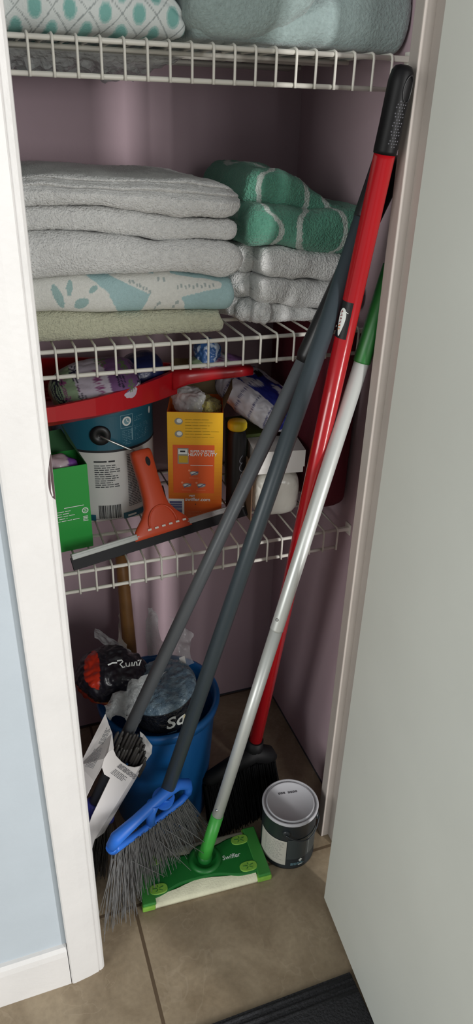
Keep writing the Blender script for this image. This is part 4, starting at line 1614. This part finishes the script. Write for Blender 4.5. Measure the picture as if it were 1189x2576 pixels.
# dotted texture and hanging slot on the side facing the room
tocam = (CAM_P - rt).normalized()
gn = (tocam - rd * tocam.dot(rd)).normalized()
gs = rd.cross(gn)
if gs.x < 0:
    gs = -gs
gd = MB()
for i in range(16):
    for j in range(4):
        l = 0.022 + i * (gl - 0.028) / 16
        ang = math.radians(8 + 14 * j + 4 * (i % 2))
        dirn = gn * math.cos(ang) + gs * math.sin(ang)
        o = rt + rd * l + dirn * 0.0134
        if (j in (0, 3)) and i % 3 == 0:
            continue
        gd.lathe([(0.0009, 0.0), (0.0007, 0.0004), (0.0, 0.0005)], o, 8, 0, dirn)
gd.build('grip_dots', mat('grey_rubber_dots', rgb(84, 84, 90), 0.4), gp_o)
hs = MB()
pl = []
for k in range(24):
    a = 2 * math.pi * k / 24
    l = 0.010 + 0.013 * math.cos(a)
    ang = math.radians(48) + math.radians(26) * math.sin(a)
    dirn = gn * math.cos(ang) + gs * math.sin(ang)
    pl.append(rt + rd * l + dirn * 0.01385)
hs.tube(pl + [pl[0]], 0.0009, 6)
hs.build('hanging_slot', M_BLACK, gp_o)
# oval maker's sticker: black ground, white oval, red and amber letter strokes
stc = at(856, 792, 'y', -0.078)
sl_ = (stc - rt).dot(rd)


def stick(u, v, l):
    o = rt + rd * (sl_ - v)
    ang = u / 0.0125 - math.radians(34)
    return o + (gn * math.cos(ang) + gs * math.sin(ang)) * (0.0128 + l)


sd_ = Decal(stick)
vs, fs = [], []
for i in range(13):
    u = -0.010 + 0.020 * i / 12
    vs += [(u, -0.024), (u, 0.024)]
fs = [(2 * i, 2 * i + 2, 2 * i + 3, 2 * i + 1) for i in range(12)]
sd_.add((vs, fs), 0)
ov = []
for k in range(28):
    a = 2 * math.pi * k / 28
    ov.append((0.0048 * math.cos(a) + 0.0012 * math.sin(2 * a) - 0.001, 0.0185 * math.sin(a) - 0.003))
sd_.add((ov, [tuple(range(28))]), 1, 0, 0, 0.0003)
for k in range(6):
    v = 0.009 - k * 0.0045
    sd_.add(stroke2([(-0.0042, v), (-0.0012, v + 0.0018), (-0.0034, v + 0.0026)], 0.0011), 3 if k > 3 else 2, 0, 0, 0.0006)
sd_.add(stroke2([(0.001, 0.012), (0.0062, 0.0100)], 0.0008), 1, 0, 0, 0.0006)
sd_.build('sticker', [M_BLACK, M_WINK, mat('dark_red_ink', rgb(130, 22, 34), 0.5), mat('amber_ink', rgb(206, 110, 40), 0.5)], rh_o)
# broom head: angled black block with flared bristles
hdR, hdL = Vector((0.348, 0.000, 0.110)), Vector((0.199, -0.004, 0.100))
hm = MB()
sock = rbm_
ax_h = (hdR - hdL).normalized()
blk = [hdL + Vector((0, 0, 0.0)), hdL.lerp(hdR, 0.3), sock + Vector((0.012, -0.012, 0.006)), hdL.lerp(hdR, 0.93) + Vector((0, 0.008, 0.012)), hdR]
hm.tube([hdL, hdL + ax_h * 0.012, hdL.lerp(hdR, 0.35) + Vector((0, 0.001, 0.014)), hdL.lerp(hdR, 0.70) + Vector((0, 0.001, 0.032)), hdR - ax_h * 0.014 + Vector((0, 0.001, 0.012)), hdR],
        [0.006, 0.0145, 0.0165, 0.020, 0.018, 0.008], 18)
hm.tube([sock - rd * 0.014, sock + rd * 0.02], [0.0155, 0.019], 20)
hm_o = hm.build('broom_head', M_BLKHEAD, rb_)
br = MB()
rg = random.Random(3)
tipR, tipL = Vector((0.354, -0.016, 0.002)), Vector((0.205, -0.040, 0.002))
for i in range(1100):
    s = rg.random()
    d = rg.uniform(-1, 1)
    a = hdL.lerp(hdR, s) + Vector((0, 0.011 * d, -0.004)) + Vector((0, 0.0, 0.014 * math.sin(s * 3.1)))
    b = tipL.lerp(tipR, s) + Vector((rg.gauss(0, 0.004), 0.024 * d + rg.gauss(0, 0.003), abs(rg.gauss(0, 0.003))))
    mdp = a.lerp(b, 0.5) + Vector((0, 0.006 * d, 0.0))
    br.tube([a, mdp, b], 0.0011, 3, 0, False)
bo = br.build('bristles', M_BLKBRISTLE, hm_o, recalc=False)
bo['kind'] = 'stuff'

# slate pole, bright blue broom
dt, db2 = Vector((0.4130, -0.072, 1.217)), Vector((0.1030, -0.095, 0.1965))
ddv = (db2 - dt).normalized()
bb_ = thing('broom', 'bright blue slotted broom head with wiry grey bristles on a slate pole', 'broom', (0.08, -0.12, 0), 'brooms and mop leaning in the closet')
MB().tube([dt + ddv * 0.10, db2 + ddv * 0.015], 0.0118, 28).build('handle', M_DKPOLE, bb_)
MB().tube([dt - ddv * 0.010, dt, dt + ddv * 0.11, dt + ddv * 0.112], [0.006, 0.0128, 0.0128, 0.0118], 24).build('grip', M_BLACK, bb_)
# head frame: a long tapered bar with two slots, built from rails
eL, eR = at(283, 2128, 'y', -0.140), at(472, 1990, 'y', -0.078)
eL.y, eR.y = -0.140, -0.078
hx = (eR - eL)
HLn = hx.length
hx.normalize()
hup = Vector((0.10, -0.02, 0.98))
hup = (hup - hx * hup.dot(hx)).normalized()
hnm = hx.cross(hup).normalized()
Mh = Matrix(((hx.x, hup.x, hnm.x, eL.x), (hx.y, hup.y, hnm.y, eL.y), (hx.z, hup.z, hnm.z, eL.z), (0, 0, 0, 1)))


def hp(u, v, n_=0.0):
    return Mh @ Vector((u * HLn, v, n_))


hf = MB()
lower = [hp(0.0, -0.010), hp(0.06, -0.0125), hp(0.3, -0.017), hp(0.6, -0.017), hp(0.9, -0.014), hp(1.0, -0.006)]
upper = [hp(-0.015, 0.000), hp(0.05, 0.013), hp(0.30, 0.0220), hp(0.55, 0.0330), hp(0.70, 0.0395), hp(0.86, 0.0370), hp(0.985, 0.022), hp(1.005, 0.006), hp(1.0, -0.006)]
hf.tube(lower, [0.009, 0.0075, 0.0056, 0.0056, 0.0062, 0.006], 14)
hf.tube(upper, [0.0095, 0.0115, 0.0095, 0.0090, 0.0105, 0.0100, 0.0095, 0.0080, 0.007], 16)
hf.tube([hp(-0.015, 0.000), hp(0.0, -0.010)], [0.0095, 0.009], 14)
hf.tube([hp(0.53, 0.034), hp(0.49, 0.012), hp(0.485, -0.014)], [0.011, 0.0085, 0.0075], 16)
hf.tube([db2 - ddv * 0.006, db2 - ddv * 0.003, db2 + ddv * 0.010, hp(0.66, 0.030)], [0.0150, 0.0165, 0.0165, 0.0190], 24)
hf_o = hf.build('broom_head', M_BLUEPL, bb_)
br = MB()
rg = random.Random(12)
tl, tr = Vector((-0.020, -0.166, 0.004)), Vector((0.190, -0.050, 0.020))


def strand(a, b, bend, r=0.00062):
    mdp = a.lerp(b, 0.5) + bend
    br.tube([a, a.lerp(mdp, 0.55) + bend * 0.15, mdp, mdp.lerp(b, 0.5) + bend * 0.1, b], [r, r, r, r * 0.9, r * 0.7], 4, 0, False)


for i in range(460):
    s = rg.random() ** 0.85
    d = rg.uniform(-1, 1)
    a = hp(0.01 + 0.97 * s, -0.014, 0.008 * d)
    b = tl.lerp(tr, s) + Vector((rg.gauss(0, 0.007), 0.018 * d + rg.gauss(0, 0.006), 0))
    b.z = max(0.0022, 0.004 + 0.030 * max(0, s - 0.35) + rg.gauss(0, 0.004))
    # keep strands above the mop plate they rest on
    if b.x > 0.035 and b.y > -0.178 and b.y < -0.055:
        b.z = max(b.z, 0.0285 + rg.uniform(0, 0.01))
    strand(a, b, Vector((rg.gauss(0, 0.003), rg.gauss(-0.002, 0.003), rg.gauss(0, 0.002))))
# stray wild strands
for (pa_, pb_, yy, zz) in (((415, 2085), (520, 2152), -0.12, 0.035), ((445, 2070), (530, 2130), -0.10, 0.05), ((330, 2165), (415, 2205), -0.135, 0.05), ((395, 2110), (480, 2190), -0.125, 0.035),
                           ((285, 2160), (240, 2330), -0.175, 0.0), ((290, 2165), (262, 2350), -0.19, 0.0), ((282, 2160), (256, 2300), -0.16, 0.0), ((300, 2160), (285, 2335), -0.17, 0.0)):
    a = at(pa_[0], pa_[1], 'y', yy)
    b = at(pb_[0], pb_[1], 'z', max(zz, 0.003)) if zz else at(pb_[0], pb_[1], 'y', yy - 0.02)
    b.z = max(b.z, 0.003)
    strand(a, b, Vector((0, -0.004, 0.004)), 0.0006)
bo = br.build('bristles', M_BRISTLE, hf_o, recalc=False)
bo['kind'] = 'stuff'

# thinner grey pole, broom still in its card sleeve
gt, gb2 = Vector((0.4360, -0.046, 1.170)), Vector((0.0, -0.055, 0.204))
gv = (gb2 - gt).normalized()
gb_ = thing('broom', 'dark grey pole broom still in its white cardboard sleeve at the left', 'broom', (-0.05, -0.06, 0), 'brooms and mop leaning in the closet')
gend = gb2 + gv * 0.035
MB().tube([gt + gv * 0.13, gend], 0.0105, 28).build('handle', M_GRPOLE, gb_)
MB().tube([gt - gv * 0.008, gt, gt + gv * 0.02, gt + gv * 0.26, gt + gv * 0.27], [0.006, 0.0125, 0.0135, 0.0130, 0.0105], 24).build('grip', M_BLACK, gb_)
hd2 = MB()
e0 = gend - gv * 0.012
hd2.tube([e0, e0 + gv * 0.004, e0 + gv * 0.035], [0.0125, 0.0145, 0.016], 22)
foot = e0 + gv * 0.045
hd2.tube([foot + Vector((-0.060, 0, 0.0)), foot + Vector((-0.02, 0, 0.006)), foot + Vector((0.03, 0, -0.004)), foot + Vector((0.045, 0, -0.010))], [0.010, 0.016, 0.016, 0.009], 16)
hd2_o = hd2.build('broom_head', M_VIOPL, gb_)
br2 = MB()
rg = random.Random(21)
for i in range(420):
    s = rg.uniform(-0.055, 0.042)
    d = rg.uniform(-1, 1)
    a = foot + Vector((s, 0.010 * d, -0.006))
    b = Vector((a.x * 1.0 - 0.02 + rg.gauss(0, 0.006), a.y + 0.016 * d, 0.003 + abs(rg.gauss(0, 0.004))))
    br2.tube([a, a.lerp(b, 0.5), b], 0.0009, 3, 0, False)
bo = br2.build('bristles', M_DKBRISTLE, hd2_o, recalc=False)
bo['kind'] = 'stuff'


def sheet_px(mb, poly, plane_y, th=0.0012, mi=0):
    """card panel cut to an outline, standing at the given depths"""
    a = [at(px, py, 'y', y) for (px, py), y in zip(poly, plane_y)]
    c = sum(a, Vector()) / len(a)
    nrm = Vector()
    for i in range(len(a)):
        nrm += (a[i] - c).cross(a[(i + 1) % len(a)] - c)
    nrm.normalize()
    if nrm.y > 0:
        nrm = -nrm
    b = [p - nrm * th for p in a]
    k = len(a)
    mb.add(a + b, [tuple(range(k)), tuple(reversed(range(k, 2 * k)))] + [(i, (i + 1) % k, k + (i + 1) % k, k + i) for i in range(k)], mi, False)


sv_ = MB()
# front panel, notched round the handle
top = [(285, 1885), (292, 1902), (306, 1917), (322, 1928), (338, 1931), (352, 1928)]
fpoly = top + [(238, 2112), (228, 2150), (196, 2165), (230, 2055), (277, 1957), (262, 1948), (256, 1930), (262, 1908), (272, 1892)]
fys = [-0.083] * len(fpoly)
sheet_px(sv_, fpoly, fys)
# narrow right-hand return
rp = [(352, 1928), (367, 1916), (262, 2095), (238, 2112)]
sheet_px(sv_, rp, [-0.083, -0.066, -0.066, -0.083])
# left-hand panel, folded back
lp_ = [(264, 1797), (272, 1822), (281, 1845), (285, 1885), (272, 1892), (262, 1908), (256, 1930), (236, 1965), (205, 2030), (190, 2030), (200, 1925)]
lys = [-0.050, -0.056, -0.064, -0.083, -0.083, -0.083, -0.083, -0.076, -0.076, -0.060, -0.050]
sheet_px(sv_, lp_, lys)
sv_o = sv_.build('cardboard_sleeve', M_SLEEVE, gb_)
# back panel
bk_ = MB()
o1 = at(383, 1872, 'y', -0.030)
# dark bristle tufts packed in the mouth of the sleeve
tf = MB()
rg = random.Random(5)
for i in range(120):
    px_ = rg.uniform(296, 366)
    top_y = 1868 + 36 * ((px_ - 292) / 82.0) - 22 * math.sin((px_ - 292) / 82.0 * math.pi)
    py_ = top_y + rg.uniform(-26, 30)
    p = at(px_, py_, 'y', rg.uniform(-0.074, -0.045))
    d = Vector((0.42, 0.0, 0.9)).normalized()
    if abs((p - gt).cross(gv).length) < 0.015:
        continue
    tf.tube([p - d * 0.03, p - d * 0.004, p, p + d * 0.002], [0.0026, 0.0028, 0.0022, 0.0008], 8)
tf.build('bristle_tufts', M_DKBRISTLE, gb_)
rw = MB()
rpoly = [(352, 1840), (362, 1848), (374, 1868), (383, 1876), (381, 1896), (367, 1916), (360, 1900), (352, 1868)]
sheet_px(rw, rpoly, [-0.034, -0.034, -0.038, -0.046, -0.056, -0.066, -0.058, -0.040])
rw.build('sleeve_return', mat('torn_card', rgb(200, 198, 196), 0.55, var=0.35, vscale=70), gb_)
sp_ = at(316, 1950, 'y', -0.0836)
e1 = (at(346, 1966, 'y', -0.0836) - at(290, 1925, 'y', -0.0836)).normalized()
e2 = Vector((-e1.z, 0, e1.x))
if e2.z < 0:
    e2 = -e2
dk = Decal(lambda u, v, l: sp_ + e1 * u + e2 * v + Vector((0, -0.0008 - l, 0)))
dk.lines(-0.028, 0.022, 0.0025, 0.0115, 5, 0.0009, 0, 0.15)
dk.lines(-0.026, 0.012, -0.0125, -0.001, 5, 0.0008, 0, 0.3)
dk.build('printed_label', [M_INK], sv_o)
lo_ = at(262, 1850, 'y', -0.0645)
f1 = (at(283, 1840, 'y', -0.066) - at(262, 1880, 'y', -0.066)).normalized()
f2 = Vector((-f1.z, 0, f1.x))
dk = Decal(lambda u, v, l: lo_ + f1 * u + f2 * v + Vector((0, -0.0105 + v * 0.2 - l, 0)))
dk.lines(-0.010, 0.030, 0.000, 0.008, 5, 0.0008, 0, 0.3)
dk.lines(-0.060, -0.015, -0.004, 0.010, 7, 0.0007, 0, 0.3)
dk.build('printed_label', [M_INK], sv_o)

# flat floor mop: green plate, white cloth, jointed silver and green pole
mo = thing('floor_mop', 'green flat floor mop with a white cloth and silver pole', 'mop', (0.165, -0.115, 0), 'brooms and mop leaning in the closet')
q0, q1 = Vector((0.0430, -0.1580, 0)), Vector((0.2770, -0.1710, 0))
mex = (q1 - q0).normalized()
mey = Vector((-mex.y, mex.x, 0))
ML, MWd = (q1 - q0).length, 0.103
Mm = Matrix(((mex.x, mey.x, 0, q0.x), (mex.y, mey.y, 0, q0.y), (0, 0, 1, 0), (0, 0, 0, 1)))


def mp(u, v, z):
    return Mm @ Vector((u, v, z))


bs_ = MB()
bs_.box((0.003, 0.003, 0.0015), (ML - 0.003, MWd - 0.003, 0.011), 0, Mm, 0.002)
bs_.build('foam_base', M_LIME, mo)
# cloth wraps under and up over both long edges
cl = MB()
cu0 = [(0.0, 0.0), (0.0, 0.0)]
cross = [(0.014, 0.0125), (0.004, 0.0122), (-0.0012, 0.008), (0.0, 0.001), (0.02, 0.0006)]
nseg = 40
for side in (0, 1):
    V, F = [], []
    for i in range(nseg + 1):
        u = 0.022 + (ML - 0.048) * i / nseg
        bow = 0.011 * math.exp(-((i / nseg - 0.46) / 0.24) ** 2) + 0.0012 * nz((u, side, 0), 60, 2)
        for (v, z) in cross:
            vv_ = v + (bow if (v, z) == cross[0] else 0)
            zz = z + (0.0022 if (v, z) == cross[0] else 0)
            V.append(mp(u, vv_ if side == 0 else MWd - vv_, zz))
    c5 = len(cross)
    for i in range(nseg):
        for k in range(c5 - 1):
            F.append((i * c5 + k, i * c5 + k + 1, (i + 1) * c5 + k + 1, (i + 1) * c5 + k))
    cl.add(V, F, 0, True)
cl.build('cleaning_cloth', M_CLOTHW, mo)
# moulded top plate with scalloped long sides
tp_ = MB()
nseg = 48
lo_e, hi_e = [], []
for i in range(nseg + 1):
    s = i / nseg
    u = 0.004 + (ML - 0.008) * s
    sc = 0.014 * math.exp(-((s - 0.45) / 0.26) ** 4) + (0.010 if 0.06 < s < 0.94 else 0.0015)
    lo_e.append((u, sc))
    hi_e.append((u, MWd - sc))
for (z, inset) in ((0.0130, 0.0), (0.0165, 0.001)):
    pass
V = []
for (z, ins) in ((0.0118, 0.0), (0.0160, 0.0012), (0.0172, 0.004)):
    V += [mp(u + (ins if u < ML / 2 else -ins) * (1 if (i in (0, nseg)) else 0), v + ins, z) for i, (u, v) in enumerate(lo_e)]
    V += [mp(u + (ins if u < ML / 2 else -ins) * (1 if (i in (0, nseg)) else 0), v - ins, z) for i, (u, v) in enumerate(hi_e)]
F = []
m_ = nseg + 1
for L_ in range(2):
    a, b = L_ * 2 * m_, (L_ + 1) * 2 * m_
    for i in range(nseg):
        F.append((a + i, a + i + 1, b + i + 1, b + i))
        F.append((a + m_ + i, b + m_ + i, b + m_ + i + 1, a + m_ + i + 1))
    F.append((a, b, b + m_, a + m_))
    F.append((a + nseg, a + m_ + nseg, b + m_ + nseg, b + nseg))
a = 4 * m_
for i in range(nseg):
    F.append((a + i, a + i + 1, a + m_ + i + 1, a + m_ + i))
tp_.add(V, F, 0, False)
tp_o = tp_.build('top_plate', M_GREEN, mo)
for (u0_, u1_) in ((0.0, 0.024), (ML - 0.024, ML)):
    MB().box((u0_, 0.0, 0.0106), (u1_, MWd, 0.0178), 0, Mm, 0.002).build('end_rim', M_GREEN2, mo)
for (u0_, u1_) in ((-0.001, 0.022), (ML - 0.026, ML + 0.001)):
    for (v0_, v1_) in ((-0.002, 0.010), (MWd - 0.010, MWd + 0.002)):
        MB().box((u0_, v0_, 0.001), (u1_, v1_, 0.0125), 0, Mm, 0.002).build('corner', M_LIME, mo)
for (cu, cv) in ((0.032, 0.024), (0.032, MWd - 0.022), (ML - 0.036, 0.024), (ML - 0.036, MWd - 0.022)):
    g_ = MB()
    s2, f2 = disc2(0, 0, 0.0155, 0.0092, 24)
    g_.add([mp(cu + math.copysign(abs(u / 0.0155) ** 0.7, u) * 0.0155, cv + math.copysign(abs(v / 0.0092) ** 0.8, v) * 0.0092, 0.0186) for u, v in s2] +
           [mp(cu + math.copysign(abs(u / 0.0155) ** 0.7, u) * 0.0165, cv + math.copysign(abs(v / 0.0092) ** 0.8, v) * 0.0102, 0.0168) for u, v in s2],
           f2 + [(k, (k + 1) % 24, 24 + (k + 1) % 24, 24 + k) for k in range(24)], 0, False)
    for k in range(5):
        an = 2 * math.pi * k / 5 + 0.4
        g_.tube([mp(cu + 0.002 * math.cos(an), cv + 0.002 * math.sin(an), 0.0187), mp(cu + 0.010 * math.cos(an), cv + 0.0065 * math.sin(an), 0.0187)], 0.0006, 6, 1)
    g_.build('cloth_gripper', [M_LIME, M_GREEN], tp_o)
jo = Vector((0.1714, -0.1061, 0.0))
jr = MB()
jr.lathe([(0.030, 0.0165), (0.030, 0.0200), (0.026, 0.0225), (0.022, 0.0225), (0.020, 0.0190), (0.0, 0.0185)], jo, 40)
jr.lathe([(0.013, 0.018), (0.014, 0.026), (0.011, 0.034), (0.0, 0.036)], jo, 28)
jr.build('swivel_joint', M_GREEN, mo)
mt2 = Vector((0.4270, -0.082, 1.057))
mb2 = jo + Vector((0, 0, 0.030))
mv_ = (mt2 - mb2).normalized()
MLn = (mt2 - mb2).length


def mpole(py_ref, px_ref):
    """distance up the pole of a photograph position"""
    best, bl = None, 1e9
    for k in range(2001):
        l = MLn * k / 2000
        p = mb2 + mv_ * l - CAM_P
        zz = p.dot(CAM_D)
        y = 1288 - CAM_F * p.dot(CAM_U) / zz
        if abs(y - py_ref) < bl:
            bl, best = abs(y - py_ref), l
    return best


l1, l2, l3 = mpole(2050, 540), mpole(1583, 690), mpole(912, 905)
MB().tube([mb2, mb2 + mv_ * 0.03, mb2 + mv_ * l1], [0.0125, 0.0112, 0.0112], 24).build('lower_socket', M_POLEGREEN, mo)
MB().tube([mb2 + mv_ * (l1 - 0.01), mb2 + mv_ * l2], 0.0102, 24).build('pole_tube', M_ALU, mo)
MB().tube([mb2 + mv_ * l2, mb2 + mv_ * (l2 + 0.003), mb2 + mv_ * (l3 + 0.01)], [0.0110, 0.0106, 0.0106], 24).build('pole_tube', M_ALU, mo)
rv = MB()
for l in (l1 + 0.018, l2 + 0.022):
    tc_ = (CAM_P - (mb2 + mv_ * l)).normalized()
    d = (tc_ - mv_ * tc_.dot(mv_)).normalized()
    sd = mv_.cross(d)
    d = (d * 0.92 - sd * 0.35).normalized()
    rv.lathe([(0.0028, 0.0), (0.0024, 0.0016), (0.0, 0.0024)], mb2 + mv_ * l + d * 0.0102, 12, 0, d)
rv.build('snap_button', M_SILVER, mo)
MB().tube([mb2 + mv_ * l3, mb2 + mv_ * (l3 + 0.002), mb2 + mv_ * (MLn - 0.004), mb2 + mv_ * MLn], [0.0118, 0.0122, 0.0126, 0.006], 24).build('grip', M_DKGREENPL, mo)
dk = Decal(lambda u, v, l: mp(ML * 0.74 + u, MWd * 0.50 + v, 0.0174 + l))
dk.add(text_shape('Swiffer', 0.0125, 0.15, 0.0001), 0)
dk.build('lettering', [M_WINK], tp_o)

# paint can
CC = Vector((0.3320, -0.1145, 0))
CRd = 0.0500
pc_ = thing('paint_can', 'small dark-labelled paint can with a bare tin lid by the door jamb', 'can', CC)
CH = 0.120
cb_ = MB()
cb_.lathe([(0.0, 0.001), (CRd - 0.002, 0.001), (CRd + 0.0012, 0.0), (CRd + 0.0012, 0.004), (CRd, 0.006), (CRd, CH - 0.008), (CRd + 0.001, CH - 0.006), (CRd + 0.001, CH - 0.001), (CRd - 0.003, CH)], CC, 64)
cb_o = cb_.build('can_body', M_CANDARK, pc_)
li_ = MB()
li_.lathe([(CRd + 0.0015, CH - 0.005), (CRd + 0.0018, CH - 0.001), (CRd, CH + 0.001), (CRd - 0.0025, CH), (CRd - 0.0035, CH - 0.003), (CRd - 0.0055, CH - 0.003), (CRd - 0.0062, CH + 0.0005),
           (CRd - 0.0080, CH + 0.0010), (CRd - 0.0092, CH - 0.0010), (0.0, CH - 0.0012)], CC, 72)
li_o = li_.build('lid', M_TIN, pc_)
dk = Decal(lambda u, v, l: CC + Vector((u, v, CH - 0.0008 + l)))
# stamped code, unreadable in the photograph: two short rows of dashes
for k, u in enumerate((-0.014, -0.0095, -0.005, 0.004, 0.0085, 0.013, 0.0175)):
    v = 0.021 - 0.16 * (u + 0.014) - 0.0 * k
    dk.add(rect2(u, v, u + 0.0036, v + 0.0042), 0)
    dk.add(rect2(u + 0.0010, v + 0.0013, u + 0.0024, v + 0.0030), 1, 0, 0, 0.0002)
dk.build('stamped_code', [mat('stamp_ink', rgb(96, 96, 102), 0.4, metal=0.5), M_TIN], li_o)
dkc = Decal(cyl_fn(CC, CRd))


def cdg(a):
    return math.radians(a) * CRd


# pale panel on the left, charcoal field, small emblem and print
dkc.add(rect2(cdg(-95), 0.010, cdg(-27), 0.074, 24), 0)
dkc.lines(cdg(-80), cdg(-32), 0.020, 0.070, 14, 0.0011, 3, 0.3, 4)
dkc.add(rect2(cdg(-25.5), 0.026, cdg(100), 0.078, 40), 1)
dkc.add(rect2(cdg(22), 0.030, cdg(23.2), 0.074, 2), 3, 0, 0, 0.0002)
dkc.add(([(cdg(0.5), 0.021), (cdg(5), 0.0255), (cdg(9.5), 0.021), (cdg(5), 0.016)], [(0, 1, 2, 3)]), 2, 0, 0, 0.0002)
dkc.lines(cdg(-16), cdg(16), 0.0085, 0.0155, 3, 0.0012, 4, 0.2, 2)
dkc.add(rect2(cdg(1), 0.0075, cdg(11), 0.0095, 3), 2, 0, 0, 0.0002)
dkc.build('printed_label', [M_CANPALE, M_CANMID, M_WINK, mat('faint_ink', rgb(120, 122, 120), 0.5), M_LINK], cb_o)
# torn ragged top edge of the label, ears and wire bail
er = MB()
for a in (-30, 62):
    d = Vector((math.sin(math.radians(a)), -math.cos(math.radians(a)), 0))
    er.lathe([(0.0075, 0.0), (0.0070, 0.0025), (0.003, 0.0035), (0.0, 0.0030)], CC + Vector((0, 0, 0.095)) + d * CRd, 20, 0, d)
er.build('bail_ear', M_CANDARK, pc_)
bl = []
for k in range(25):
    t = k / 24
    a = math.radians(-30 + 92 * t)
    d = Vector((math.sin(a), -math.cos(a), 0))
    bl.append(CC + d * (CRd + 0.0045) + Vector((0, 0, 0.095 - 0.020 * math.sin(math.pi * t))))
MB().tube(bl, 0.0011, 8).build('bail_handle', mat('dark_wire', rgb(70, 74, 78), 0.4, metal=0.6), pc_)
